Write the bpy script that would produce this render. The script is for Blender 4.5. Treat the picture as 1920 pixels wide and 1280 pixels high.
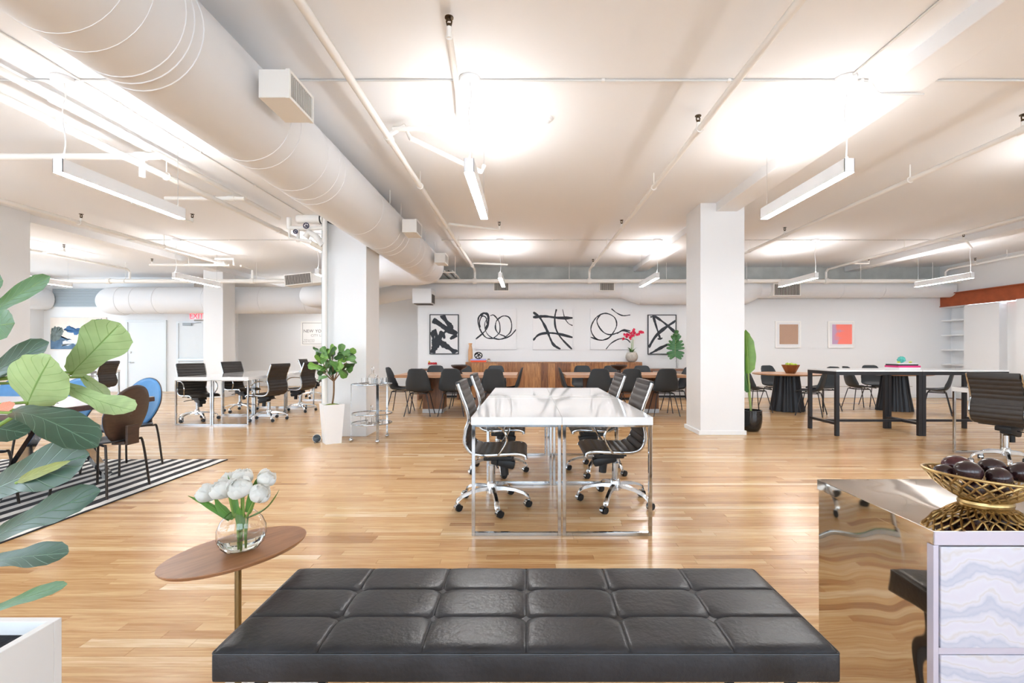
import bpy, bmesh, math, random
from mathutils import Vector, Matrix, Euler
R = math.radians
PI = math.pi
for o in list(bpy.data.objects):
    bpy.data.objects.remove(o, do_unlink=True)
SC = bpy.context.scene
COL = SC.collection
random.seed(7)

# ---------------------------------------------------------------- camera
F, CX, CY, H = 900.0, 988.0, 655.0, 1.2      # focal length in px, vanishing point, eye height
cam_d = bpy.data.cameras.new('camera')
cam = bpy.data.objects.new('camera', cam_d)
COL.objects.link(cam)
cam.location = (0, 0, H)
cam.rotation_euler = (R(90), 0, 0)
cam_d.sensor_width = 36.0
cam_d.sensor_fit = 'HORIZONTAL'
cam_d.lens = F / 1920.0 * 36.0
cam_d.shift_x = -(CX - 960) / 1920.0
cam_d.shift_y = (CY - 640) / 1920.0
cam_d.clip_start = 0.02
cam_d.clip_end = 200
SC.camera = cam

def P(px, py, Y):
    return Vector(((px - CX) / F * Y, Y, H - (py - CY) / F * Y))
def PZ(px, py, z):
    Y = (H - z) * F / (py - CY)
    return Vector(((px - CX) / F * Y, Y, z))
def PF(px, py):
    return PZ(px, py, 0.0)

# ---------------------------------------------------------------- world, light, exposure
W = bpy.data.worlds.new('world')
SC.world = W
W.use_nodes = True
bg = W.node_tree.nodes['Background']
bg.inputs[0].default_value = (0.74, 0.87, 1.0, 1)
bg.inputs[1].default_value = 3.3
LED_DOWN = 46.0
LED_UP = 24.0
SC.view_settings.view_transform = 'Standard'
SC.view_settings.look = 'None'
SC.view_settings.gamma = 1.0
SC.view_settings.use_curve_mapping = False
SC.view_settings.exposure = 1.13

# ---------------------------------------------------------------- materials
MATS = {}
def hexc(h):
    h = h.lstrip('#')
    out = []
    for i in (0, 2, 4):
        c = int(h[i:i + 2], 16) / 255.0
        out.append(c / 12.92 if c <= 0.04045 else ((c + 0.055) / 1.055) ** 2.4)
    return tuple(out) + (1.0,)

def mat(name, col, rough=0.5, metal=0.0, spec=0.5, trans=0.0, ior=1.45, emit=None, estr=0.0,
        var=0.0, vscale=4.0, bump=0.0, bscale=60.0, coat=0.0, stretch=(1, 1, 1), sheen=0.0):
    if name in MATS:
        return MATS[name]
    m = bpy.data.materials.new(name)
    m.use_nodes = True
    nt = m.node_tree
    b = nt.nodes['Principled BSDF']
    c = hexc(col) if isinstance(col, str) else tuple(col)
    b.inputs['Base Color'].default_value = c
    b.inputs['Roughness'].default_value = rough
    b.inputs['Metallic'].default_value = metal
    b.inputs['Specular IOR Level'].default_value = spec
    b.inputs['Transmission Weight'].default_value = trans
    b.inputs['IOR'].default_value = ior
    b.inputs['Coat Weight'].default_value = coat
    b.inputs['Coat Roughness'].default_value = 0.05
    if emit:
        b.inputs['Emission Color'].default_value = hexc(emit) if isinstance(emit, str) else emit
        b.inputs['Emission Strength'].default_value = estr
    if var > 0 or bump > 0:
        tc = nt.nodes.new('ShaderNodeTexCoord')
        mp = nt.nodes.new('ShaderNodeMapping')
        mp.inputs['Scale'].default_value = stretch
        nt.links.new(tc.outputs['Object'], mp.inputs['Vector'])
    if var > 0:
        n = nt.nodes.new('ShaderNodeTexNoise')
        n.inputs['Scale'].default_value = vscale
        n.inputs['Detail'].default_value = 5
        nt.links.new(mp.outputs[0], n.inputs['Vector'])
        mx = nt.nodes.new('ShaderNodeMix')
        mx.data_type = 'RGBA'
        mx.inputs[6].default_value = tuple(max(0, x * (1 - var)) for x in c[:3]) + (1,)
        mx.inputs[7].default_value = tuple(min(1, x * (1 + var)) for x in c[:3]) + (1,)
        rp = nt.nodes.new('ShaderNodeMapRange')
        rp.inputs[1].default_value = 0.3
        rp.inputs[2].default_value = 0.7
        nt.links.new(n.outputs['Fac'], rp.inputs[0])
        nt.links.new(rp.outputs[0], mx.inputs[0])
        nt.links.new(mx.outputs[2], b.inputs['Base Color'])
    if bump > 0:
        n2 = nt.nodes.new('ShaderNodeTexNoise')
        n2.inputs['Scale'].default_value = bscale
        n2.inputs['Detail'].default_value = 3
        nt.links.new(mp.outputs[0], n2.inputs['Vector'])
        bp = nt.nodes.new('ShaderNodeBump')
        bp.inputs['Strength'].default_value = bump
        bp.inputs['Distance'].default_value = 0.01
        nt.links.new(n2.outputs['Fac'], bp.inputs['Height'])
        nt.links.new(bp.outputs[0], b.inputs['Normal'])
    MATS[name] = m
    return m

def wood(name, c1, c2, rough=0.4, scale=3.0, stretch=(1, 12, 12), bump=0.05, attr=False):
    """grain noise stretched along the board; with attr the tone of each board comes from the mesh"""
    if name in MATS:
        return MATS[name]
    m = bpy.data.materials.new(name)
    m.use_nodes = True
    nt = m.node_tree
    L = nt.links.new
    b = nt.nodes['Principled BSDF']
    b.inputs['Roughness'].default_value = rough
    tc = nt.nodes.new('ShaderNodeTexCoord')
    mp = nt.nodes.new('ShaderNodeMapping')
    mp.inputs['Scale'].default_value = stretch
    L(tc.outputs['Object'], mp.inputs['Vector'])
    n = nt.nodes.new('ShaderNodeTexNoise')
    n.inputs['Scale'].default_value = scale
    n.inputs['Detail'].default_value = 6
    n.inputs['Roughness'].default_value = 0.6
    n.inputs['Distortion'].default_value = 0.8
    mx = nt.nodes.new('ShaderNodeMix')
    mx.data_type = 'RGBA'
    mx.inputs[6].default_value = hexc(c1)
    mx.inputs[7].default_value = hexc(c2)
    rp = nt.nodes.new('ShaderNodeMapRange')
    rp.inputs[1].default_value = 0.3
    rp.inputs[2].default_value = 0.7
    L(n.outputs['Fac'], rp.inputs[0])
    if attr:
        at = nt.nodes.new('ShaderNodeAttribute')
        at.attribute_name = 'tone'
        ad = nt.nodes.new('ShaderNodeVectorMath')
        ad.operation = 'ADD'
        sc = nt.nodes.new('ShaderNodeVectorMath')
        sc.operation = 'SCALE'
        sc.inputs[0].default_value = (37.0, 91.0, 53.0)
        L(at.outputs['Fac'], sc.inputs['Scale'])
        L(mp.outputs[0], ad.inputs[0])
        L(sc.outputs[0], ad.inputs[1])
        L(ad.outputs[0], n.inputs['Vector'])
        cr = nt.nodes.new('ShaderNodeValToRGB')
        e = cr.color_ramp.elements
        stops = [(0.0, '#B98F62'), (0.2, '#D0A878'), (0.5, '#DCB988'), (0.8, '#E5C596'), (1.0, '#F1DCB8')]
        e[0].position, e[0].color = stops[0][0], hexc(stops[0][1])
        e[1].position, e[1].color = stops[-1][0], hexc(stops[-1][1])
        for p_, c_ in stops[1:-1]:
            k = e.new(p_)
            k.color = hexc(c_)
        L(at.outputs['Fac'], cr.inputs[0])
        mul = nt.nodes.new('ShaderNodeMix')
        mul.data_type = 'RGBA'
        mul.blend_type = 'MULTIPLY'
        mul.inputs[0].default_value = 1.0
        L(rp.outputs[0], mx.inputs[0])
        L(cr.outputs[0], mul.inputs[6])
        L(mx.outputs[2], mul.inputs[7])
        L(mul.outputs[2], b.inputs['Base Color'])
    else:
        L(mp.outputs[0], n.inputs['Vector'])
        L(rp.outputs[0], mx.inputs[0])
        L(mx.outputs[2], b.inputs['Base Color'])
    if bump:
        bp = nt.nodes.new('ShaderNodeBump')
        bp.inputs['Strength'].default_value = bump
        bp.inputs['Distance'].default_value = 0.004
        L(n.outputs['Fac'], bp.inputs['Height'])
        L(bp.outputs[0], b.inputs['Normal'])
    MATS[name] = m
    return m

def leafmat(name, col, vein, rough=0.4, sheen=0.5, side=7.0):
    """leaf blade with a midrib and side veins drawn from the leaf's own UV"""
    if name in MATS:
        return MATS[name]
    m = bpy.data.materials.new(name)
    m.use_nodes = True
    nt = m.node_tree
    L = nt.links.new
    b = nt.nodes['Principled BSDF']
    b.inputs['Roughness'].default_value = rough
    b.inputs['Specular IOR Level'].default_value = sheen
    uv = nt.nodes.new('ShaderNodeUVMap')
    sp = nt.nodes.new('ShaderNodeSeparateXYZ')
    L(uv.outputs[0], sp.inputs[0])
    def ma(op, a, c=None, clamp=False):
        n = nt.nodes.new('ShaderNodeMath')
        n.operation = op
        n.use_clamp = clamp
        for i, v in enumerate((a, c)):
            if v is None:
                continue
            if isinstance(v, (int, float)):
                n.inputs[i].default_value = v
            else:
                L(v, n.inputs[i])
        return n.outputs[0]
    au = ma('ABSOLUTE', ma('SUBTRACT', sp.outputs[0], 0.5))
    mid = ma('SUBTRACT', 1.0, ma('MULTIPLY', au, 42.0), True)
    t = ma('SUBTRACT', ma('MULTIPLY', sp.outputs[1], side), ma('MULTIPLY', au, side * 0.55))
    fr = ma('ABSOLUTE', ma('SUBTRACT', ma('FRACT', t), 0.5))
    sv = ma('MULTIPLY', ma('SUBTRACT', 1.0, ma('MULTIPLY', fr, 16.0), True), 0.55)
    mk = ma('MAXIMUM', mid, sv)
    no = nt.nodes.new('ShaderNodeTexNoise')
    no.inputs['Scale'].default_value = 22
    tc = nt.nodes.new('ShaderNodeTexCoord')
    L(tc.outputs['Object'], no.inputs['Vector'])
    c = hexc(col)
    m0 = nt.nodes.new('ShaderNodeMix')
    m0.data_type = 'RGBA'
    m0.inputs[6].default_value = tuple(x * 0.72 for x in c[:3]) + (1,)
    m0.inputs[7].default_value = tuple(min(1, x * 1.25) for x in c[:3]) + (1,)
    L(no.outputs['Fac'], m0.inputs[0])
    mx = nt.nodes.new('ShaderNodeMix')
    mx.data_type = 'RGBA'
    L(mk, mx.inputs[0])
    L(m0.outputs[2], mx.inputs[6])
    mx.inputs[7].default_value = hexc(vein)
    L(mx.outputs[2], b.inputs['Base Color'])
    bp = nt.nodes.new('ShaderNodeBump')
    bp.inputs['Strength'].default_value = 0.35
    bp.inputs['Distance'].default_value = 0.004
    L(mk, bp.inputs['Height'])
    L(bp.outputs[0], b.inputs['Normal'])
    MATS[name] = m
    return m

WHITE = mat('white_paint', '#EBECED', 0.75, bump=0.04, bscale=30)
CEILW = mat('ceiling_paint', '#EEEFF1', 0.8, bump=0.05, bscale=14)
DUCTW = mat('duct_paint', '#E8E9EB', 0.55, bump=0.03, bscale=8)
PIPEW = mat('pipe_paint', '#EFEDE9', 0.5)
CONC = mat('raw_concrete', '#BFC0BB', 0.85, var=0.15, vscale=2.5, bump=0.3, bscale=9)
FLOORW = wood('oak_boards', '#D9C4AE', '#FFFFFF', rough=0.24, scale=2.6, stretch=(1.2, 24, 24), bump=0.03, attr=True)
JOINT = mat('board_joint', '#6B4526', 0.8)
CHROME = mat('chrome', '#BDC1C5', 0.08, 1.0)
ALU = mat('polished_aluminium', '#D8DADC', 0.18, 1.0)
LACQ = mat('white_lacquer', '#F4F5F6', 0.06, coat=0.6)
LEATH = mat('black_ribbed_leather', '#34302E', 0.42, var=0.12, vscale=20, bump=0.08, bscale=220)
BLACKP = mat('black_plastic', '#1E2023', 0.45)
SHELLP = mat('charcoal_shell_plastic', '#33383C', 0.5, bump=0.03, bscale=300)
BLKMET = mat('black_metal', '#26262A', 0.35)
WALNUT = wood('walnut', '#5F3C26', '#8A5C3C', 0.35, 3.0, (10, 10, 1.5))
WALNUTX = wood('light_walnut_top', '#A87550', '#C39570', 0.3, 3.0, (1.2, 12, 12))
BENCHL = mat('distressed_black_leather', '#28292D', 0.36, var=0.45, vscale=7, bump=0.15, bscale=70)
GLASS = mat('clear_glass', '#FFFFFF', 0.0, trans=1.0, ior=1.45)
THING_WHITE = mat('white_satin', '#F2F3F4', 0.35)
GREYMET = mat('grey_metal', '#A9B2B8', 0.5)
BRONZE = mat('sprinkler_bronze', '#4E3D28', 0.4, 0.7)
LEDD = mat('led_diffuser', '#FFFFFF', 0.5, emit=(1.0, 0.99, 0.985, 1), estr=LED_DOWN)
LEDU = mat('led_uplight', '#FFFFFF', 0.5, emit=(1.0, 0.99, 0.985, 1), estr=LED_UP)

# ---------------------------------------------------------------- mesh helpers
class MB:
    def __init__(s):
        s.v, s.f, s.uv = [], [], {}
    def add(s, vs, fs, uvs=None):
        o = len(s.v)
        s.v += [tuple(v) for v in vs]
        for f in fs:
            s.f.append(tuple(i + o for i in f))
        if uvs:
            for i, u in enumerate(uvs):
                s.uv[o + i] = u
        return s
    def box(s, x0, x1, y0, y1, z0, z1, M=None):
        vs = [Vector((x, y, z)) for z in (z0, z1) for y in (y0, y1) for x in (x0, x1)]
        if M:
            vs = [M @ v for v in vs]
        return s.add(vs, [(0, 2, 3, 1), (4, 5, 7, 6), (0, 1, 5, 4), (2, 6, 7, 3), (0, 4, 6, 2), (1, 3, 7, 5)])
    def bev(s, x0, x1, y0, y1, z0, z1, b=0.004, M=None):
        """box with chamfered edges"""
        bm = bmesh.new()
        bmesh.ops.create_cube(bm, size=1)
        for v in bm.verts:
            v.co = Vector((x0 + (v.co.x + .5) * (x1 - x0), y0 + (v.co.y + .5) * (y1 - y0), z0 + (v.co.z + .5) * (z1 - z0)))
        bmesh.ops.bevel(bm, geom=bm.edges[:], offset=b, segments=2, affect='EDGES', profile=0.6)
        s.bm(bm, M)
        return s
    def bm(s, bm, M=None):
        bm.verts.ensure_lookup_table()
        vs = [(M @ v.co) if M else v.co.copy() for v in bm.verts]
        s.add(vs, [[v.index for v in f.verts] for f in bm.faces])
        bm.free()
        return s
    def tube(s, pts, r, n=10, closed=False, cap=True, sx=1.0):
        pts = [Vector(p) for p in pts]
        m = len(pts)
        rr = r if isinstance(r, (list, tuple)) else [r] * m
        t0 = (pts[1] - pts[0]).normalized()
        up = Vector((0, 0, 1)) if abs(t0.z) < 0.9 else Vector((1, 0, 0))
        a = t0.cross(up).normalized()
        vs = []
        pt = t0
        for i, p in enumerate(pts):
            if closed:
                t = (pts[(i + 1) % m] - pts[i - 1]).normalized()
            else:
                t = (pts[min(i + 1, m - 1)] - pts[max(i - 1, 0)]).normalized()
            ax = pt.cross(t)
            if ax.length > 1e-6:
                a = Matrix.Rotation(pt.angle(t), 3, ax.normalized()) @ a
            pt = t
            a = (a - t * a.dot(t)).normalized()
            b = t.cross(a)
            for k in range(n):
                q = 2 * PI * k / n
                vs.append(p + (a * math.cos(q) * sx + b * math.sin(q)) * rr[i])
        fs = []
        for i in range(m if closed else m - 1):
            j = (i + 1) % m
            for k in range(n):
                l = (k + 1) % n
                fs.append((i * n + k, i * n + l, j * n + l, j * n + k))
        if cap and not closed:
            fs.append(tuple(reversed(range(n))))
            fs.append(tuple(range((m - 1) * n, m * n)))
        return s.add(vs, fs)
    def cyl(s, p0, p1, r0, r1=None, n=16):
        return s.tube([p0, p1], [r0, r0 if r1 is None else r1], n)
    def lathe(s, prof, n=24, c=(0, 0, 0), sx=1.0, sy=1.0, M=None):
        vs, fs = [], []
        m = len(prof)
        for r, z in prof:
            for k in range(n):
                q = 2 * PI * k / n
                v = Vector((c[0] + r * math.cos(q) * sx, c[1] + r * math.sin(q) * sy, c[2] + z))
                vs.append(M @ v if M else v)
        for i in range(m - 1):
            for k in range(n):
                l = (k + 1) % n
                fs.append((i * n + k, i * n + l, (i + 1) * n + l, (i + 1) * n + k))
        if prof[0][0] > 1e-5:
            fs.append(tuple(reversed(range(n))))
        if prof[-1][0] > 1e-5:
            fs.append(tuple(range((m - 1) * n, m * n)))
        return s.add(vs, fs)
    def ball(s, c, rx, ry=None, rz=None, n=16, M=None):
        ry = rx if ry is None else ry
        rz = rx if rz is None else rz
        bm = bmesh.new()
        bmesh.ops.create_uvsphere(bm, u_segments=n, v_segments=max(6, n // 2), radius=1)
        for v in bm.verts:
            v.co = Vector((v.co.x * rx, v.co.y * ry, v.co.z * rz))
            if M:
                v.co = M @ v.co
            v.co += Vector(c)
        return s.bm(bm)
    def prism(s, poly, z0, z1):
        n = len(poly)
        vs = [(x, y, z0) for x, y in poly] + [(x, y, z1) for x, y in poly]
        fs = [tuple(reversed(range(n))), tuple(range(n, 2 * n))]
        fs += [(i, (i + 1) % n, n + (i + 1) % n, n + i) for i in range(n)]
        return s.add(vs, fs)
    def grid(s, rows, uvs=False, closed=False):
        nv, nu = len(rows), len(rows[0])
        vs = [p for r in rows for p in r]
        fs = []
        for i in range(nv - 1):
            for j in range(nu if closed else nu - 1):
                k = (j + 1) % nu
                fs.append((i * nu + j, i * nu + k, (i + 1) * nu + k, (i + 1) * nu + j))
        uv = [(j / (nu - 1), i / (nv - 1)) for i in range(nv) for j in range(nu)] if uvs else None
        return s.add(vs, fs, uv)
    def mesh(s, name, m, smooth=False, angle=None):
        me = bpy.data.meshes.new(name)
        me.from_pydata(s.v, [], s.f)
        if s.uv:
            ul = me.uv_layers.new(name='UVMap')
            for lp in me.loops:
                ul.data[lp.index].uv = s.uv.get(lp.vertex_index, (0, 0))
        bm = bmesh.new()
        bm.from_mesh(me)
        bmesh.ops.recalc_face_normals(bm, faces=bm.faces[:])
        bm.to_mesh(me)
        bm.free()
        if m:
            me.materials.append(m)
        if smooth:
            me.shade_smooth()
            if angle:
                me.set_sharp_from_angle(angle=R(angle))
        return me
    def obj(s, name, m, parent=None, smooth=False, angle=35, loc=None):
        o = bpy.data.objects.new(name, s.mesh(name, m, smooth, angle))
        COL.objects.link(o)
        if parent:
            o.parent = parent
        if loc is not None:
            o.location = loc
        return o

def link(name, me, parent=None):
    o = bpy.data.objects.new(name, me)
    COL.objects.link(o)
    if parent:
        o.parent = parent
    return o
def tag(o, label=None, cat=None, group=None, kind=None):
    if label:
        o['label'] = label
    if cat:
        o['category'] = cat
    if group:
        o['group'] = group
    if kind:
        o['kind'] = kind
    return o
def thing(name, label, cat, loc=(0, 0, 0), rz=0.0, group=None):
    o = bpy.data.objects.new(name, None)
    COL.objects.link(o)
    o.empty_display_size = 0.1
    o.location = loc
    o.rotation_euler = (0, 0, rz)
    return tag(o, label, cat, group)
def dup(root, loc, rz, label, group=None):
    r = root.copy()
    COL.objects.link(r)
    r.location = loc
    r.rotation_euler = (0, 0, rz)
    r['label'] = label
    if group:
        r['group'] = group
    for ch in list(root.children):
        c = ch.copy()
        COL.objects.link(c)
        c.parent = r
        for g in list(ch.children):
            d = g.copy()
            COL.objects.link(d)
            d.parent = c
    return r
def struct(name, mb, m, label=None, parent=None, smooth=False):
    o = mb.obj(name, m, parent, smooth)
    if not parent:
        o['kind'] = 'structure'
    if label:
        o['label'] = label
    return o
def spline(pts, n=8, closed=False):
    """Catmull-Rom through the points"""
    pts = [Vector(p) for p in pts]
    m = len(pts)
    out = []
    for i in range(m if closed else m - 1):
        if closed:
            p0, p1, p2, p3 = pts[i - 1], pts[i], pts[(i + 1) % m], pts[(i + 2) % m]
        else:
            p1, p2 = pts[i], pts[i + 1]
            p0 = pts[i - 1] if i else p1 * 2 - p2
            p3 = pts[i + 2] if i + 2 < m else p2 * 2 - p1
        for k in range(n):
            t = k / n
            out.append(0.5 * ((2 * p1) + (p2 - p0) * t + (2 * p0 - 5 * p1 + 4 * p2 - p3) * t * t + (3 * p1 - p0 - 3 * p2 + p3) * t ** 3))
    if not closed:
        out.append(pts[-1])
    return out
def lerp_tab(tab, t):
    for (a, va), (b, vb) in zip(tab, tab[1:]):
        if t <= b:
            q = (t - a) / (b - a) if b > a else 0
            q = q * q * (3 - 2 * q)
            return va + (vb - va) * q
    return tab[-1][1]
FIG = [(0, .10), (.08, .42), (.25, .60), (.45, .66), (.72, 1.0), (.88, .90), (.96, .55), (1, .08)]
LANCE = [(0, .35), (.2, .8), (.45, 1.0), (.75, .6), (1, .03)]
OVAL = [(0, .1), (.2, .72), (.5, 1.0), (.8, .75), (.95, .35), (1, .05)]
PETAL = [(0, .3), (.25, .75), (.6, 1.0), (.85, .8), (1, .3)]
def leaf(mb, base, tip, width, side, prof=FIG, bow=0.0, cup=0.1, ripple=0.0, nu=7, nv=13, seed=0, fold=0.0):
    base, tip, side = Vector(base), Vector(tip), Vector(side).normalized()
    ax = tip - base
    nrm = ax.cross(side).normalized()
    side = nrm.cross(ax).normalized()
    ln = ax.length
    rows = []
    for i in range(nv):
        v = i / (nv - 1)
        c = base + ax * v + nrm * (math.sin(PI * v) * bow * ln)
        w = width * 0.5 * lerp_tab(prof, v)
        row = []
        for j in range(nu):
            u = j / (nu - 1) * 2 - 1
            dz = cup * w * u * u + fold * w * abs(u) + ripple * width * math.sin(v * 13 + seed + (u > 0) * 1.7) * abs(u) ** 2
            row.append(c + side * (u * w) + nrm * dz)
        rows.append(row)
    mb.grid(rows, uvs=True)
    return mb
def text_mesh(body, size, depth=0.0):
    cu = bpy.data.curves.new('lettering', 'FONT')
    cu.body = body
    cu.size = size
    cu.extrude = depth
    cu.align_x = 'LEFT'
    cu.resolution_u = 3
    o = bpy.data.objects.new('lettering', cu)
    COL.objects.link(o)
    dg = bpy.context.evaluated_depsgraph_get()
    me = bpy.data.meshes.new_from_object(o.evaluated_get(dg))
    bpy.data.objects.remove(o, do_unlink=True)
    return me
# ================================================================ the room
CEIL = 3.26
XL, XR, YF, YB, YE, YN = -14.2, 10.32, -4.0, 12.0, 13.7, 15.8

# ---- floor of narrow oak boards running across the room
floor = struct('floor', MB().box(XL, XR + 1, YF, YN + 0.1, -0.12, -0.0025), JOINT, 'glossy light oak strip floor running the width of the loft')
def build_planks():
    rnd = random.Random(3)
    pitch, gap = 0.058, 0.0007
    boards = []
    y = 0.6
    while y < YN:
        x = -14.0 if y > 3 else -9.0
        x -= rnd.random() * 1.2
        xe = XR if y > 3 else 9.0
        while x < xe:
            ln = rnd.choice((0.32, 0.45, 0.6, 0.8, 1.0, 1.25, 1.6)) * rnd.uniform(0.85, 1.15)
            boards.append((max(x, XL), min(x + ln, XR), y, y + pitch, min(1, max(0, rnd.gauss(0.5, 0.26)))))
            x += ln
        y += pitch
    def shown(b):
        cx, cy = (b[0] + b[1]) / 2, (b[2] + b[3]) / 2
        px, py = CX + cx / cy * F, CY + H / cy * F
        if py > 1280 or px < -40 or px > 1960:
            return 0
        if 398 < px < 1565 and py > 1065:
            return 0
        if px > 1530 and py > 905:
            return 0
        if px < 120 and py > 1160:
            return 0
        return (b[1] - b[0]) * (b[3] - b[2]) / cy ** 3
    order = sorted(range(len(boards)), key=lambda i: -shown(boards[i]))
    near = set(order[:300])
    def piece(b, dz=0.0):
        g = gap
        return MB().box(b[0] + g, b[1] - g, b[2] + g / 2, b[3] - g / 2, -0.006, dz)
    for i in order[:300]:
        b = boards[i]
        me = piece(b, 0.0002 * (b[4] - 0.5)).mesh('plank', FLOORW)
        a = me.attributes.new('tone', 'FLOAT', 'FACE')
        a.data.foreach_set('value', [b[4]] * len(me.polygons))
        link('plank', me, floor)
    mb, tone = MB(), []
    for i, b in enumerate(boards):
        if i in near:
            continue
        g = gap
        x0, x1, y0, y1 = b[0] + g, b[1] - g, b[2] + g / 2, b[3] - g / 2
        mb.add([(x0, y0, 0), (x1, y0, 0), (x1, y1, 0), (x0, y1, 0), (x0, y0, -.004), (x1, y0, -.004), (x1, y1, -.004), (x0, y1, -.004)],
               [(0, 1, 2, 3), (0, 4, 5, 1), (2, 6, 7, 3), (1, 5, 6, 2), (0, 3, 7, 4)])
        tone += [b[4]] * 5
    me = bpy.data.meshes.new('far_planks')
    me.from_pydata(mb.v, [], mb.f)
    me.materials.append(FLOORW)
    a = me.attributes.new('tone', 'FLOAT', 'FACE')
    a.data.foreach_set('value', tone)
    o = link('far_planks', me, floor)
    o['kind'] = 'stuff'
build_planks()
struct('floor_rear', MB().box(XL, XR + 1, YF, 0.6, -0.0024, 0.0), wood('rear_boards', '#C79A6A', '#D8AF82', 0.25, 3, (1, 20, 20)), 'oak floor behind the viewer')

# ---- ceiling with dropped beams
ceiling = struct('ceiling', MB().box(XL - .2, XR + 1.2, YF - .2, YN + .2, CEIL, CEIL + 0.2), CEILW, 'white plaster ceiling')
for xc in (-7.73, -2.46, 2.81, 8.08):
    MB().bev(xc - .15, xc + .15, YF, (YN if xc < -3 else YB), 3.14, CEIL + .02, 0.008).obj('ceiling_beam', CEILW, ceiling)

# ---- walls
CW = 0.12
struct('wall_back', MB().box(-2.72, XR + .6, YB, YB + CW, 2.72, CEIL), CONC, 'raw grey concrete band above the painting wall')
struct('wall_back_center', MB().box(-1.55, XR + .6, YB - 0.04, YB + CW, 0, 2.72), WHITE, 'white painted back wall behind paintings and credenza')
struct('wall_back_panel', MB().box(-2.72, -1.553, YB - 0.015, YB + CW, 0, 2.72), WHITE, 'slightly set back white wall panel left of the credenza')
struct('wall_recess_side', MB().box(-2.72, -2.6, YB + CW, YN, 0, CEIL), WHITE)
struct('wall_recess', MB().box(-9.9, -2.6, YN, YN + CW, 0, CEIL), WHITE, 'pale wall at the far end of the left bay with a framed print')
struct('wall_return', MB().box(-10.02, -9.5, YE + CW, YN, 0, CEIL), WHITE)
struct('wall_exit', MB().box(XL, -9.5, YE, YE + CW, 0, CEIL), WHITE, 'white wall at the left rear holding two doors')
struct('baseboard_back', MB().bev(2.9, XR, YB - 0.055, YB - .04, 0, 0.10, .003), WHITE)
struct('baseboard_recess', MB().bev(-9.5, -2.73, YN - 0.015, YN, 0, 0.10, .003), WHITE)
struct('trim_1', MB().box(4.2, 9.6, YB - 0.05, YB - .04, 0.272, 0.288), mat('rail_grey', '#C6C1BA', 0.6), 'thin horizontal raceway low on right back wall')
# right wall with a shelf niche, a recess and a proud panel
struct('wall_right', MB().box(XR, XR + .2, 10.49, 11.31, 0, 2.24).box(XR + .18, XR + .3, 10.0, 10.49, 0, 2.24)
       .box(XR + .25, XR + .35, 11.31, YB, 0, 2.24).box(XR, XR + .35, 10.06, YB, 2.56, CEIL)
       .box(XR - .07, XR + .3, 5.5, 10.06, 0, 2.255).box(XR, XR + .3, YF, 10.06, 2.26, CEIL).box(XR, XR + .3, YF, 5.5, 0, 2.26), WHITE, 'white right wall with niches')
niche = thing('built_in_shelf', 'white built-in wall shelf niche beneath the rust red steel beam', 'shelf', (XR, 11.31, 0))
MB().box(0.0, .25, 0.0, .03, 0, 2.24).obj('side_panel', WHITE, niche)
MB().box(0.0, .25, .0, .69, 2.22, 2.25).obj('top_panel', WHITE, niche)
for z in (0.83, 1.187, 1.547, 1.907):
    MB().bev(0.0, .25, .03, .69, z - .015, z + .015, .003).obj('shelf', WHITE, niche)
rb = thing('steel_beam', 'rust red painted steel beam along the top of right wall', 'beam', (XR - .025, 9.0, 2.26))
RUST = mat('rust_red_primer', '#A4522F', 0.7, var=0.15, vscale=6)
MB().box(0.0, .02, .0, 3.0, .01, .29).obj('web', RUST, rb)
MB().box(-.05, .08, .0, 3.0, .29, .31).box(-.02, .08, 0, 3.0, -.01, .01).obj('flange', RUST, rb)
# wall with tall windows behind the viewer and on the left
FR = mat('window_frame', '#2D2F31', 0.5)
def window_wall(name, horizontal, a0, a1, fixed, thick, n, z0=0.55, z1=3.0, pier=0.5):
    mb = MB()
    def put(u0, u1, zz0, zz1):
        if horizontal:
            mb.box(u0, u1, fixed - thick, fixed, zz0, zz1)
        else:
            mb.box(fixed - thick, fixed, u0, u1, zz0, zz1)
    put(a0, a1, 0, z0)
    put(a0, a1, z1, CEIL)
    w = (a1 - a0 - pier) / n
    for i in range(n + 1):
        put(a0 + i * w, a0 + i * w + pier, z0, z1)
    o = struct(name, mb, WHITE, 'white wall with tall windows outside the view')
    for i in range(n):
        u0, u1 = a0 + i * w + pier, a0 + (i + 1) * w
        f = MB()
        for (p0, p1, q0, q1) in ((u0, u0 + .05, z0, z1), (u1 - .05, u1, z0, z1), ((u0 + u1) / 2 - .025, (u0 + u1) / 2 + .025, z0, z1),
                                 (u0, u1, z0, z0 + .05), (u0, u1, z1 - .05, z1), (u0, u1, (z0 + z1) / 2 - .025, (z0 + z1) / 2 + .025)):
            if horizontal:
                f.box(p0, p1, fixed - thick * .6, fixed - thick * .4, q0, q1)
            else:
                f.box(fixed - thick * .6, fixed - thick * .4, p0, p1, q0, q1)
        f.obj('window_frame', FR, o)
window_wall('wall_front', True, XL, XR, YF, 0.25, 8)
window_wall('wall_left', False, YF, YE, XL, 0.25, 6)

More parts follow.
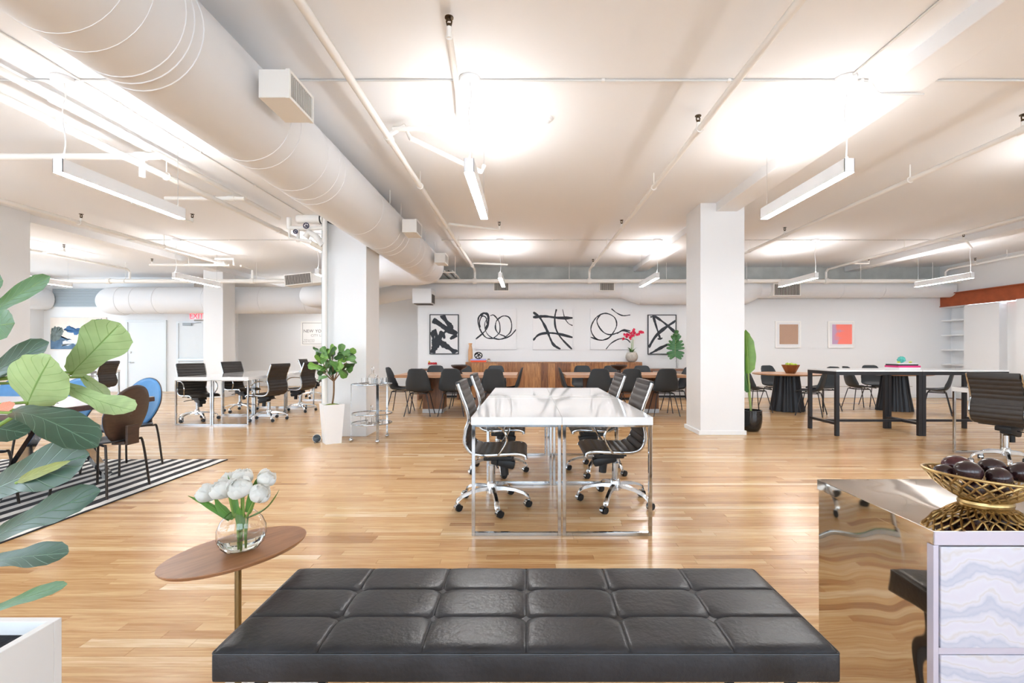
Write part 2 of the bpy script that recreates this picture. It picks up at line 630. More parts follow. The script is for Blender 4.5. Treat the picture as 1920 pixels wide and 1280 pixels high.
# ---- columns
def column(x0, x1, y0, y1, label, plinth=True):
    t = thing('column', label, 'column', ((x0 + x1) / 2, (y0 + y1) / 2, 0), 0, 'square structural columns')
    t['kind'] = 'structure'
    hx, hy = (x1 - x0) / 2, (y1 - y0) / 2
    MB().bev(-hx, hx, -hy, hy, 0, CEIL, .006).obj('shaft', WHITE, t)
    if plinth:
        MB().bev(-hx - .025, hx + .025, -hy - .012, hy + .025, 0, .06, .004).obj('plinth', WHITE, t)
    return t
column(2.44, 3.06, 6.75, 7.35, 'square white column right of centre beside the banana leaf plant')
cL = column(-2.83, -2.216, 6.62, 7.2, 'square white column left of centre behind the potted fig tree', False)
column(-8.10, -7.50, 6.62, 7.25, 'square white column at the left edge behind large fig leaves')
column(-8.09, -7.60, 12.0, 12.5, 'distant white column beside the exit door', False)
MB().box(-.307, -.22, -.297, -.29, 0, 3.24).obj('corner_strip', mat('grey_strip', '#C9D0D2', 0.5, var=.1), cL)

# ---- wall fittings at the rear left
DOORW = mat('door_paint', '#E6ECF0', 0.5)
STEEL = mat('satin_steel', '#B9BDC0', 0.3, 1.0)
def wx(px, Y):
    return (px - CX) / F * Y
def door(n, px0, px1, py0, label):
    x0, x1 = wx(px0, YE), wx(px1, YE)
    z1 = H + (CY - py0) / F * YE
    d = bpy.data.objects.new('door_%d' % n, None)
    COL.objects.link(d)
    d.location = (x0, YE, 0)
    tag(d, label, None, None, 'structure')
    w = x1 - x0
    MB().bev(.06, w - .06, -.015, -.001, 0.01, z1 - .06, .003).obj('door_leaf', DOORW, d)
    MB().bev(0, .06, -.04, -.001, 0, z1, .004).bev(w - .06, w, -.04, -.001, 0, z1, .004).bev(.06, w - .06, -.04, -.001, z1 - .06, z1, .004).obj('door_frame', DOORW, d)
    return d, w, z1
d1, w1, z1 = door(1, 237, 313, 600, 'closed white door left of the exit door')
hz = lambda py: H - (py - CY) / F * YE
MB().cyl((.13, -.016, hz(660)), (.13, -.05, hz(660)), .03).obj('deadbolt', STEEL, d1, True)
MB().cyl((.13, -.016, hz(679)), (.13, -.06, hz(679)), .02).tube([(.13, -.055, hz(679)), (.26, -.055, hz(679))], .01, 8).obj('door_handle', STEEL, d1, True)
d2, w2, z2 = door(2, 332, 392, 602, 'white exit door with push bar and overhead closer')
MB().bev(.2, .45, -.07, -.016, z2 - .13, z2 - .05, .006).obj('door_closer', GREYMET, d2)
MB().tube([(.45, -.05, z2 - .06), (.72, -.05, z2 - .04)], .01, 6).obj('closer_arm', GREYMET, d2)
MB().bev(.08, .85, -.075, -.045, hz(674) - .03, hz(674) + .03, .006).box(.09, .13, -.045, -.0155, hz(674) - .035, hz(674) + .035).obj('push_bar', STEEL, d2)
es = thing('exit_sign', 'clear exit sign with red lettering above the push bar door', 'sign', (wx(355.5, YE), YE - .018, hz(599)))
sw = wx(384, YE) - wx(355.5, YE)
MB().bev(0, sw, .0, .015, 0, .21, .004).obj('panel', mat('exit_panel', '#EDEFF1', .2), es)
me = text_mesh('EXIT', 0.235)
xs = [v.co.x for v in me.vertices]
kx = (sw - .05) / (max(xs) - min(xs))
for v in me.vertices:
    v.co.x = (v.co.x - min(xs)) * kx
me.materials.append(mat('exit_red', '#FF2A3A', .5, emit='#FF2038', estr=1.6))
l = link('lettering', me, es)
l.location = (.025, -.002, .022)
l.rotation_euler = (R(90), 0, 0)
MB().box(.02, sw - .02, .0145, .0175, .02, .19).obj('bracket', GREYMET, es)
# louvre and electrical panel
lv = thing('air_louvre', 'grey slatted ventilation louvre high on the left rear wall', 'vent', (wx(100, YE), YE, hz(575)))
lw, lh = wx(199, YE) - wx(100, YE), hz(541) - hz(575)
MB().box(0, lw, -.02, -.002, 0, lh).obj('back_plate', GREYMET, lv)
LOUV = mat('louvre_blade', '#B4C0C8', .5)
nb = 14
for k in range(nb):
    z = (k + .5) * lh / nb
    MB().box(.01, lw - .01, -.003, .003, -.016, .016, Matrix.Translation((0, -.034, z)) @ Matrix.Rotation(R(35), 4, 'X')).obj('louvre_blade', LOUV, lv)
ep = thing('electrical_panel', 'narrow grey electrical panel on the wall right of distant column', 'electrical panel', (-9.5, 14.7, H - (675 - CY) / F * 14.9))
MB().bev(0.001, .08, 0, .55, 0, .89, .006).obj('cabinet', mat('panel_grey', '#77736D', .5), ep)
MB().bev(.08, .088, .03, .52, .03, .86, .004).obj('panel_door', mat('panel_grey2', '#86827C', .5), ep)

# ================================================================ ducts
main = thing('main_duct', 'large round white air duct running overhead toward the back wall', 'duct', (-2.02, 0, 2.88))
DR = 0.318
arc = []
for k in range(9):
    q = k / 8 * PI / 2
    arc.append((-.42 + .42 * math.cos(q), 9.75 + .42 * math.sin(q), 0))
MB().tube([(0, -3.5, 0), (0, 2.2, 0), (0, 9.75, 0)] + arc[1:] + spline([(-1.2, 10.17, 0), (-1.6, 10.24, -.06), (-1.85, 10.6, -.2), (-1.87, 10.98, -.36)], 5), DR, 40).obj('duct_tube', DUCTW, main, True)
for Yr, rr in [(2.07, .6), (2.2, .7), (2.40, 1.4), (2.46, 1.6), (2.53, 1.6), (3.47, 1.4), (3.62, 1.2), (4.12, 1), (4.37, 1), (4.51, 1.2), (5.68, 1), (6.5, 1.2),
               (6.75, 1), (6.96, 1), (7.7, 1.1), (8.0, 1.2), (8.76, 1), (9.08, 1.1), (9.66, 1.4)]:
    c = [(DR * math.cos(2 * PI * k / 40), Yr, DR * math.sin(2 * PI * k / 40)) for k in range(40)]
    MB().tube(c, .0024 * rr + .0012, 6, closed=True).obj('seam_ring', DUCTW, main, True)
GRD = mat('grille_dark', '#57534F', .7)
GRS = mat('grille_slat', '#CFCBC5', .5)
def grille(parent, M, w, h, n, name='vent_box'):
    """slatted outlet in local x (width), z (height), facing -y"""
    t = .018
    w, h = w + .006, h + .006
    MB().box(-w / 2 + .008, w / 2 - .008, .010, .0115, -h / 2 + .008, h / 2 - .008, M).obj('grille_back', GRD, parent)
    MB().box(-w / 2, w / 2, -.004, .02, h / 2 - t, h / 2, M).box(-w / 2, w / 2, -.004, .02, -h / 2, -h / 2 + t, M).box(-w / 2, -w / 2 + t, -.004, .02, -h / 2 + t, h / 2 - t, M).box(w / 2 - t, w / 2, -.004, .02, -h / 2 + t, h / 2 - t, M).obj('grille_frame', PIPEW, parent)
    for k in range(n):
        x = -w / 2 + t + (w - 2 * t) * (k + .5) / n
        MB().box(x - .004, x + .004, .0, .0098, -h / 2 + t, h / 2 - t, M).obj('slat', GRS, parent)
for Yb in (2.95, 6.34, 8.56):
    vb = MB().bev(-.1, .075, 0, .33, -.087, .087, .004).obj('vent_box', PIPEW, main, loc=(.47, Yb, -.045))
    grille(vb, Matrix.Translation((.088, .165, 0)) @ Matrix.Rotation(R(90), 4, 'Z'), .33, .174, 13)
for Yh in (6.2, 6.75, 8.4, 9.2):
    MB().tube([(.25, Yh, .2), (.25, Yh, CEIL - 2.88)], .006, 6).obj('hanger_rod', PIPEW, main)

bd = thing('rear_duct', 'round white duct running along the top of painting wall', 'duct', (0, 11.7, 2.66))
MB().tube(spline([(-4.98, 1.3, -.13), (-4.4, 1.2, -.11), (-3.6, .72, -.05), (-2.9, .2, 0), (-2.1, 0, 0)], 6) + [(2.3, 0, 0)], .21, 28).obj('duct_tube', DUCTW, bd, True)
MB().tube([(2.3, 0, 0), (2.72, -.05, -.08), (5.3, -.05, -.08), (5.5, -.02, -.0), (5.6, 0, 0)], [.21, .29, .29, .25, .215], 28).obj('wide_section', DUCTW, bd, True)
MB().tube([(5.6, 0, 0), (10.3, 0, .02)], .213, 28).obj('duct_tube', DUCTW, bd, True)
for xr in (-1.2, .3, 1.6, 2.3, 2.72, 5.6, 7.6, 8.6):
    rr = .292 if xr == 2.72 else .213
    zo = -.08 if xr == 2.72 else 0
    c = [(xr, rr * math.cos(2 * PI * k / 32) - (.05 if zo else 0), zo + rr * math.sin(2 * PI * k / 32)) for k in range(32)]
    MB().tube(c, .006, 6, closed=True).obj('seam_ring', DUCTW, bd, True)
for px, py, w, h in ((940, 537, .36, .22), (1138, 537, .36, .21)):
    vx, vz = wx(px, 11.45), H + (CY - py) / F * 11.45 - 2.66
    vb = MB().bev(-w / 2, w / 2, 0, .25, -h / 2, h / 2, .004).obj('vent_box', PIPEW, bd, loc=(vx, -.25, vz))
    grille(vb, Matrix.Translation((0, -.012, 0)), w, h, 12)
vb = MB().bev(-.32, .32, 0, .25, -.145, .145, .004).obj('vent_box', PIPEW, bd, loc=(wx(1475, 11.4), -.31, H + 112 / F * 11.4 - 2.66))
grille(vb, Matrix.Translation((0, -.012, 0)), .64, .29, 18)
# square outlet under the bend at the left
ob = MB().bev(-.22, .22, -.3, .12, -.17, .17, .004).obj('outlet_box', WHITE, bd, loc=(wx(794, 11.3), -.28, H + (CY - 556) / F * 11.3 - 2.66))
MB().box(-.19, .19, -.27, .09, -.185, -.17).obj('outlet_grille', GRD, ob)
MB().box(.221, .225, -.25, .1, -.15, .05).obj('outlet_side', GRD, ob)

ld = thing('cross_duct', 'round white duct crossing above the exit door at the left rear', 'duct', (0, 13.0, 2.53))
MB().tube([(-5.0, 0, 0), (-11.0, 0, 0)] + [(-11.0 - .5 * math.sin(q), .5 - .5 * math.cos(q), 0) for q in (R(18), R(36), R(54), R(72), R(90))] + [(-11.5, .69, 0)], .36, 36).obj('duct_tube', DUCTW, ld, True)
for xr in (-10.9, -10.5, -9.9, -8.6, -7.1, -5.9):
    c = [(xr, .362 * math.cos(2 * PI * k / 36), .362 * math.sin(2 * PI * k / 36)) for k in range(36)]
    MB().tube(c, .006, 6, closed=True).obj('seam_ring', DUCTW, ld, True)
bdd = thing('branch_duct', 'short rounded duct elbow beside the tilted grille left of column', 'duct', (0, 11.3, 2.49))
MB().tube([(-3.6, 0, 0), (-4.87, 0, 0)] + [(-4.87 - .31 * math.sin(q), .31 - .31 * math.cos(q), 0) for q in (R(18), R(36), R(54), R(72), R(90))] + [(-5.18, 1.33, 0)], .27, 32).obj('duct_tube', DUCTW, bdd, True)
Mg = Matrix.Translation(P(559, 523, 10.6) - Vector((0, 11.3, 2.49))) @ Matrix.Rotation(R(-6), 4, 'Y')
MB().box(-.3, .5, .02, .35, -.12, .10, Mg).obj('vent_neck', PIPEW, bdd)
gb = MB().bev(-.3, .3, 0, .05, -.12, .12, .004, Mg).obj('vent_box', PIPEW, bdd)
grille(gb, Mg @ Matrix.Translation((0, -.012, 0)), .6, .24, 18)
sd = thing('wall_duct', 'round white duct end beside the far left wall pier', 'duct', (-13.9, 12.9, 2.62))
MB().tube([(-.28, -2.0, 0), (0.0, 0, 0), (.12, .3, 0), (.2, .78, 0)], .3, 24).obj('duct_tube', DUCTW, sd, True)
struct('wall_left_pier', MB().box(XL, wx(55, 13.3), 13.2, YE, 0, CEIL), WHITE)

# ================================================================ pipes
def pipe(name, label, pts, r, heads=(), hangers=(), fit=(), cat='pipe', group='white sprinkler pipes on the ceiling'):
    pts = [Vector(p) for p in pts]
    o = pts[0].copy()
    t = thing(name, label, cat, o, 0, group)
    MB().tube([p - o for p in pts], r, 12).obj('pipe_run', PIPEW, t, True)
    d = (pts[-1] - pts[0]).normalized()
    for h in hangers:
        h = Vector(h) - o
        MB().tube([h + Vector((0, 0, r)), Vector((h.x, h.y, CEIL - o.z))], .006, 6).obj('hanger_rod', PIPEW, t)
        MB().tube([h + Vector((-d.y * (r + .004) * math.cos(q), d.x * (r + .004) * math.cos(q), (r + .004) * math.sin(q))) for q in [2 * PI * k / 14 for k in range(14)]], .007, 6, closed=True).obj('hanger_ring', PIPEW, t, True)
    for f in fit:
        f = Vector(f) - o
        MB().cyl(f - d * .045, f + d * .045, r * 1.32, n=14).obj('fitting', PIPEW, t, True)
    for hd in heads:
        hd = Vector(hd) - o
        MB().cyl(hd, hd + Vector((0, 0, r + .045)), .016, n=10).obj('head_stub', PIPEW, t, True)
        b = hd + Vector((0, 0, r + .045))
        s = MB().cyl(b, b + Vector((0, 0, .018)), .015, n=8)
        s.tube([b + Vector((-.012, 0, .015)), b + Vector((-.016, 0, .035)), b + Vector((0, 0, .055))], .0055, 6)
        s.tube([b + Vector((.012, 0, .015)), b + Vector((.016, 0, .035)), b + Vector((0, 0, .055))], .0055, 6)
        s.cyl(b + Vector((0, 0, .054)), b + Vector((0, 0, .060)), .027, n=12)
        s.obj('sprinkler_head', BRONZE, t, True)
    return t
ZP = 3.09
# cross main along the back
pipe('sprinkler_main', 'long white sprinkler main pipe crossing in front of the rear duct', [(-13.5, 11.36, 2.818), (10.25, 11.36, 2.818)], .05,
     hangers=[(x, 11.36, 2.818) for x in (-12, -9.5, -6.4, 1.0, 3.3, 5.2, 7.9, 9.6)], fit=[(xx, 11.36, 2.818) for xx in (-9.9, -6.5, -1.234, 1.48, 4.27, 7.08, 3.0)])
for X, lab, heads, hang in ((1.48, 'white sprinkler pipe on ceiling right of centre, left of the right column', (4.15, 7.5, 10.75), (5.6, 8.9, 1.5)),
                      (4.27, 'white sprinkler pipe on ceiling right of the right column', (4.13, 7.95), (5.35, 9.2)),
                      (7.08, 'white sprinkler pipe on far right ceiling left of the last beam', (), (6.6, 9.0)),
                      (9.9, 'white sprinkler pipe on ceiling nearest to the right wall', (10.6,), (9.9,)),
                      (-9.4, 'white sprinkler pipe on ceiling farthest to the left', (), (8.0, 10.2))):
    pipe('sprinkler_pipe', lab, [(X, -1.0, ZP), (X, 11.28, ZP), (X, 11.36, ZP - .06), (X, 11.36, 2.868)], .026, heads=[(X, y, ZP) for y in heads], hangers=[(X, y, ZP) for y in hang], fit=[(X, y, ZP) for y in heads])
pipe('sprinkler_pipe', 'white sprinkler pipe on ceiling between big duct and central pendant', [(-1.234, -1.0, ZP), (-1.234, 11.28, ZP), (-1.234, 11.36, ZP - .06), (-1.234, 11.36, 2.868)], .028,
     hangers=[(-1.234, 5.55, ZP), (-1.234, 8.7, ZP), (-1.234, 10.9, ZP)], fit=[(-1.234, 4.3, ZP), (-1.234, 7.4, ZP), (-1.234, 10.75, ZP)])
pipe('branch_pipe', 'short diagonal white pipe arm beside the central pendant', [(-1.234, 4.3, 3.12), (-1.1, 4.3, 3.2), (-1.05, 4.32, 3.1), (-.47, 4.95, 3.03), (-.44, 4.95, 3.1)], .022, heads=[])
pipe('branch_pipe', 'white pipe overhead with brass sprinkler head in front of central pendant', [(-1.2, 4.3, 3.17), (-.60, 4.25, 3.17), (-.52, 3.6, 3.14), (-.475, 2.93, 3.11)], .022, heads=[(-.475, 2.93, 3.10)])
pipe('branch_pipe', 'white pipe arm with sprinkler head left of the small central pendant', [(-1.234, 7.42, 3.1), (-1.2, 7.42, 3.14), (-.43, 7.48, 3.06)], .02, heads=[(-.43, 7.48, 3.06)])
pipe('branch_pipe', 'white pipe arm behind the small central pendant near the back wall', [(-1.234, 10.78, 3.1), (-1.2, 10.78, 3.14), (-.43, 10.8, 3.11)], .022)
pipe('branch_pipe', 'white pipe arm with sprinkler head left of the last ceiling beam', [(7.08, 8.3, 3.1), (7.6, 8.3, 3.08), (8.15, 8.8, 3.06)], .018, heads=[(7.55, 8.3, 3.08)])
pipe('branch_pipe', 'white pipe arm with sprinkler head before the last ceiling beam end', [(7.08, 10.6, 3.1), (7.55, 10.6, 3.1)], .018, heads=[(7.55, 10.6, 3.1)])
# left bay
pipe('sprinkler_pipe', 'brightly lit white pipe above the left pendant, lowest of the pair', [(-3.815, -1, 3.03), (-3.815, 9.2, 3.03)], .033, hangers=[(-3.815, 5.08, 3.03), (-3.815, 8.0, 3.03)], fit=[(-3.815, 3.9, 3.03), (-3.815, 7.4, 3.03)])
pipe('sprinkler_pipe', 'white pipe close to ceiling above the left pendant, upper of the pair', [(-3.72, -1, 3.17), (-3.72, 7.2, 3.17)], .03, fit=[(-3.72, 3.8, 3.17)])
pipe('sprinkler_pipe', 'white pipe on ceiling in front of the left bay beam', [(-6.5, -1, 3.04), (-6.5, 10.4, 3.04)], .03, heads=[(-6.5, 7.0, 3.04)], hangers=[(-6.5, 8.6, 3.04), (-6.5, 5.2, 3.04)], fit=[(-6.5, 7.0, 3.04), (-6.5, 10.3, 3.04)])
pipe('branch_pipe', 'thick white pipe crossing the ceiling left of the left pendant', [(-3.62, 4.72, 3.1), (-5.8, 4.72, 3.09)], .032, fit=[(-3.8, 4.72, 3.1)])
pipe('branch_pipe', 'white downward pipe stub with sprinkler on left bay ceiling', [(-3.8, 4.74, 3.1), (-3.8, 4.74, 2.92)], .02, fit=[(-3.8, 4.74, 2.95)])
pipe('branch_pipe', 'white pipe arm with couplings crossing the left pipes', [(-3.55, 6.04, 3.1), (-4.55, 6.04, 3.1)], .026, fit=[(-3.72, 6.04, 3.1), (-3.95, 6.04, 3.1)])
pipe('branch_pipe', 'thin pipe end with dark sprinkler head right of the left pendant', [(-5.1, 6.2, 3.1), (-4.95, 7.1, 3.08)], .018, heads=[(-4.95, 7.1, 3.08)], hangers=[(-5.04, 6.55, 3.093)])
pipe('branch_pipe', 'white pipe arm with sprinkler head above the second left pendant', [(-6.5, 10.5, 3.05), (-8.25, 10.5, 3.05)], .03, heads=[(-8.2, 10.5, 3.05)], hangers=[(-7.4, 10.5, 3.05)])
pipe('branch_pipe', 'small white pipe loop at end of the left bay pipe', [(-6.75, 10.4, 3.04), (-6.75, 10.4, 3.16), (-6.35, 10.4, 3.16), (-6.35, 10.4, 3.02)], .026)
pipe('branch_pipe', 'white pipe elbow dropping from left bay ceiling to the main', [(-6.5, 11.36, 2.868), (-6.5, 11.36, 3.1), (-6.5, 10.9, 3.1)], .026)
pipe('branch_pipe', 'short white pipe arm with head on far left ceiling', [(-9.4, 9.3, 3.07), (-9.1, 9.3, 3.11), (-8.95, 9.3, 3.11)], .018, heads=[(-8.97, 9.3, 3.11)])

# riser and valves at the left column
rs = thing('sprinkler_riser', 'white riser pipe with blue valve wheels at the left column', 'pipe', (0, 6.50, 0))
def rp(px, py, dy=0.0):
    p = P(px, py, 6.50 + dy)
    return p - Vector((0, 6.50, 0))
xr = wx(609, 6.50)
MB().cyl((xr, 0, 0), (xr, 0, 3.1), .032).obj('riser', PIPEW, rs, True)
MB().cyl(rp(558, 411), rp(606, 411), .058, n=20).obj('insulated_pipe', PIPEW, rs, True)
MB().cyl(rp(601, 411), rp(603.5, 411), .061, n=20).obj('insulation_end', BLACKP, rs, True)
MB().cyl(rp(541, 427), rp(606, 428), .028).obj('header_pipe', PIPEW, rs, True)
MB().cyl(rp(542, 408), rp(542, 430), .03).obj('stub', PIPEW, rs, True)
MB().tube([rp(543, 430), rp(543, 446), rp(560, 449), rp(585, 453)], .018, 10).obj('drain_pipe', PIPEW, rs, True)
MB().tube([rp(559, 430), rp(559, 448)], .02, 10).obj('drop_pipe', PIPEW, rs, True)
MB().tube([rp(573, 445), rp(580, 436), rp(592, 443), rp(606, 460)], .045, 16).obj('elbow_pipe', PIPEW, rs, True)
MB().tube([rp(585, 456), rp(596, 462), rp(606, 468)], .03, 14).obj('lower_pipe', mat('aged_pipe', '#D8CDBD', .6), rs, True)
BLUEV = mat('valve_blue', '#2C3557', .4)
for (px, py, rr) in ((574, 423, .036), (554, 434, .026)):
    c = rp(px, py, -.06)
    w = MB().tube([c + Vector((rr * math.cos(2 * PI * k / 18), 0, rr * math.sin(2 * PI * k / 18))) for k in range(18)], .007, 6, closed=True)
    for q in range(3):
        a = q * PI / 3 + .3
        w.tube([c + Vector((rr * math.cos(a), 0, rr * math.sin(a))), c - Vector((rr * math.cos(a), 0, rr * math.sin(a)))], .004, 6)
    w.cyl(c, c + Vector((0, .06, 0)), .008, n=8)
    w.obj('valve_wheel', BLUEV, rs, True)
MB().box(-.0, .35, 0, .02, -.02, .02, Matrix.Translation(rp(612, 413, .06)) @ Matrix.Rotation(R(22), 4, 'Y')).obj('dark_bracket', mat('bracket_dark', '#55565A', .7), rs)

# conduit rack near the end of the big duct
ck = thing('conduit_rack', 'rack of thin pipes on a trapeze hanger beneath last duct grille', 'pipe rack', (wx(838, 10.6), 10.6, 2.93))
for k in range(4):
    MB().tube([(-.13 + k * .085, -.06, 0), (-.13 + k * .085, 1.39, .0)], .016, 8).obj('conduit', PIPEW if k % 2 else mat('dark_conduit', '#6A655F', .5), ck, True)
MB().box(-.18, .19, -.02, .02, -.04, -.017).obj('trapeze_bar', PIPEW, ck)
for x in (-.17, .18):
    MB().tube([(x, 0, -.14), (x, 0, CEIL - 2.93)], .007, 6).obj('hanger_rod', PIPEW, ck)

# ceiling conduits across the room
def conduit(label, pts, r=.009):
    o = Vector(pts[0])
    t = thing('ceiling_conduit', label, 'conduit', o, 0, 'thin electrical conduits on the ceiling')
    MB().tube([Vector(p) - o for p in pts], r, 8).obj('conduit_run', mat('conduit_paint', '#D9D8D5', .4), t, True)
    d = (Vector(pts[1]) - o)
    n = max(1, int(d.length / 1.1))
    for k in range(1, n + 1):
        c = d * (k / (n + 1))
        MB().box(c.x - .012, c.x + .012, c.y - .014, c.y + .014, c.z - .01, CEIL - o.z - .0005).obj('clip', PIPEW, t)
zc = CEIL - .010
conduit('thin conduit on the ceiling joining the front pendants from duct to beam', [(-2.3, 3.66, zc), (2.5, 3.66, zc), (2.6, 3.66, zc)])
conduit('thin conduit on the ceiling right of the front beam', [(3.0, 3.66, zc), (6.0, 3.66, zc)])
conduit('thin conduit on the ceiling left of the big duct', [(-2.7, 3.66, zc), (-5.4, 3.66, zc)])
conduit('flexible conduit looping under the front right beam', [(2.47, 3.66, zc), (2.63, 3.66, zc - .02), (2.645, 3.63, 3.15), (2.68, 3.63, 3.128), (3.0, 3.63, 3.128)], .008)
conduit('thin conduit on the rear ceiling from duct to right column bay', [(-1.6, 9.0, zc), (2.55, 9.0, zc)])
conduit('thin conduit on the rear ceiling right of the right column', [(3.0, 9.0, zc), (7.9, 9.0, zc)])
conduit('thin conduit on the rear ceiling of the left bay', [(-2.7, 9.0, zc), (-7.5, 9.0, zc)])
conduit('thin conduit along the ceiling beside the left pendants', [(-3.4, 2.0, zc), (-3.4, 9.0, zc)], .006)
conduit('thin conduit along the ceiling from right pendant toward viewer', [(2.43, 1.0, zc), (2.43, 3.6, zc)], .008)
sm = thing('smoke_detector', 'round white smoke detector on the ceiling right of central pendant', 'smoke detector', (.167, 4.28, CEIL))
MB().lathe([(.0, -.05), (.025, -.05), (.03, -.035), (.045, -.032), (.05, -.018), (.062, -.015), (.065, 0)], 20).obj('housing', THING_WHITE, sm, True)

# ================================================================ linear pendants
def pendant(label, X, y0, y1=None):
    y1 = y0 + 1.3 if y1 is None else y1
    ln = y1 - y0
    t = thing('linear_pendant', label, 'pendant lamp', (X, y0, 2.53), 0, 'white linear pendant lights')
    w, h = .038, .105
    MB().box(-w, w, 0, .004, 0, h).box(-w, w, ln - .004, ln, 0, h).box(-w, -w + .003, 0, ln, 0, h).box(w - .003, w, 0, ln, 0, h).obj('housing', THING_WHITE, t)
    MB().box(-w + .004, w - .004, .005, ln - .005, -.002, .006).obj('diffuser', LEDD, t)
    MB().box(-w + .004, w - .004, .03, ln - .03, h - .008, h + .001).obj('uplight', LEDU, t)
    top = CEIL - 2.53
    MB().tube(spline([(0, .04, h), (.012, .05, h + .15), (-.008, .045, h + .35), (.012, .05, h + .5), (0, .05, top - .03)], 5), .005, 6).obj('power_cord', THING_WHITE, t)
    MB().tube([(0, ln - .06, h - .02), (0, ln - .06, top - .02)], .002, 6).obj('suspension_wire', STEEL, t)
    MB().tube([(0, .03, h - .03), (0, .03, h + .02)], .008, 8).obj('cord_grip', THING_WHITE, t)
    MB().lathe([(.075, top - .035), (.08, top - .03), (.08, top)], 24, (0, .05, 0)).obj('canopy', THING_WHITE, t, True)
    MB().lathe([(.045, top - .025), (.05, top - .02), (.05, top)], 20, (0, ln - .06, 0)).obj('rear_canopy', THING_WHITE, t, True)
pendant('white linear pendant light hanging above the central white desks', -.435, 3.6)
pendant('white linear pendant light in front of the right column', 2.42, 3.6)
pendant('white linear pendant light left of the big round duct, nearest on the left', -3.52, 3.6)
pendant('front row linear pendant outside the frame on the right', 5.39, 3.6)
pendant('front row linear pendant outside the frame on the left', -6.55, 3.6)
pendant('small far linear pendant centred over the credenza', -.50, 8.93)
pendant('small far linear pendant just left of the right column', 2.43, 8.93)
pendant('far linear pendant just right of the right column', 5.39, 8.93)
pendant('far linear pendant near the rust red beam', 8.29, 8.93)
pendant('far linear pendant in left bay beside the distant column', -6.57, 8.93)
pendant('far linear pendant above the blue landscape canvas at left edge', -9.72, 8.93)
pendant('far linear pendant mostly hidden behind the left column', -3.72, 8.5)
pendant('added unseen linear pendant brightening the far recess behind the rear ducts', -6.6, 13.75)  # unseen lamp, added to brighten the dark recess wall
# ================================================================ white desks
DW, DL, DH = .585, 1.185, .765
def desk_parts(t):
    """one desk: origin at its front left floor corner, x = width, y = length"""
    MB().bev(.0002, DW - .0002, .0002, DL - .0002, DH - .05, DH, .0015).obj('desktop', LACQ, t)
    for y0 in (0.004, DL - .029):
        f = MB()
        s = .022
        x0, x1 = .004, DW - .004
        f.bev(x0, x0 + s, y0, y0 + .025, 0, DH - .05, .002)
        f.bev(x1 - s, x1, y0, y0 + .025, 0, DH - .05, .002)
        f.bev(x0 + s, x1 - s, y0, y0 + .025, 0, s, .002)
        f.bev(x0 + s, x1 - s, y0, y0 + .025, DH - .05 - .015, DH - .05, .002)
        f.obj('leg_frame', CHROME, t)
desk0 = thing('white_desk', 'white lacquer desk with chrome frame, front left of central four', 'desk', (-.36, 3.086, 0), 0, 'white desks of the central cluster')
desk_parts(desk0)
for (x, y, lab) in ((.2265, 3.086, 'front right of central four'), (-.36, 4.272, 'rear left of central four'), (.2265, 4.272, 'rear right of central four')):
    dup(desk0, (x, y, 0), 0, 'white lacquer desk with chrome frame, ' + lab)
for (x, y, lab) in ((-5.57, 7.58, 'front left of four in the left bay'), (-4.983, 7.58, 'front right of four in the left bay'),
                    (-5.57, 8.767, 'rear left of four in the left bay'), (-4.983, 8.767, 'rear right of four in the left bay')):
    dup(desk0, (x, y, 0), 0, 'white lacquer desk with chrome frame, ' + lab, 'white desks of the left bay cluster')
dup(desk0, (-5.35, 11.35, 0), 0, 'white desk behind the potted fig tree, farthest in left bay', 'white desks of the left bay')
dup(desk0, (-9.97, 9.2, 0), 0, 'white desk behind the large fig leaves, left of the far pair', 'white desks at far left')
dup(desk0, (-9.385, 9.2, 0), 0, 'white desk behind the large fig leaves, right of the far pair', 'white desks at far left')
dup(desk0, (4.96, 4.42, 0), 0, 'white desk with chrome frame beside the chair at right edge', 'white desks at right edge')

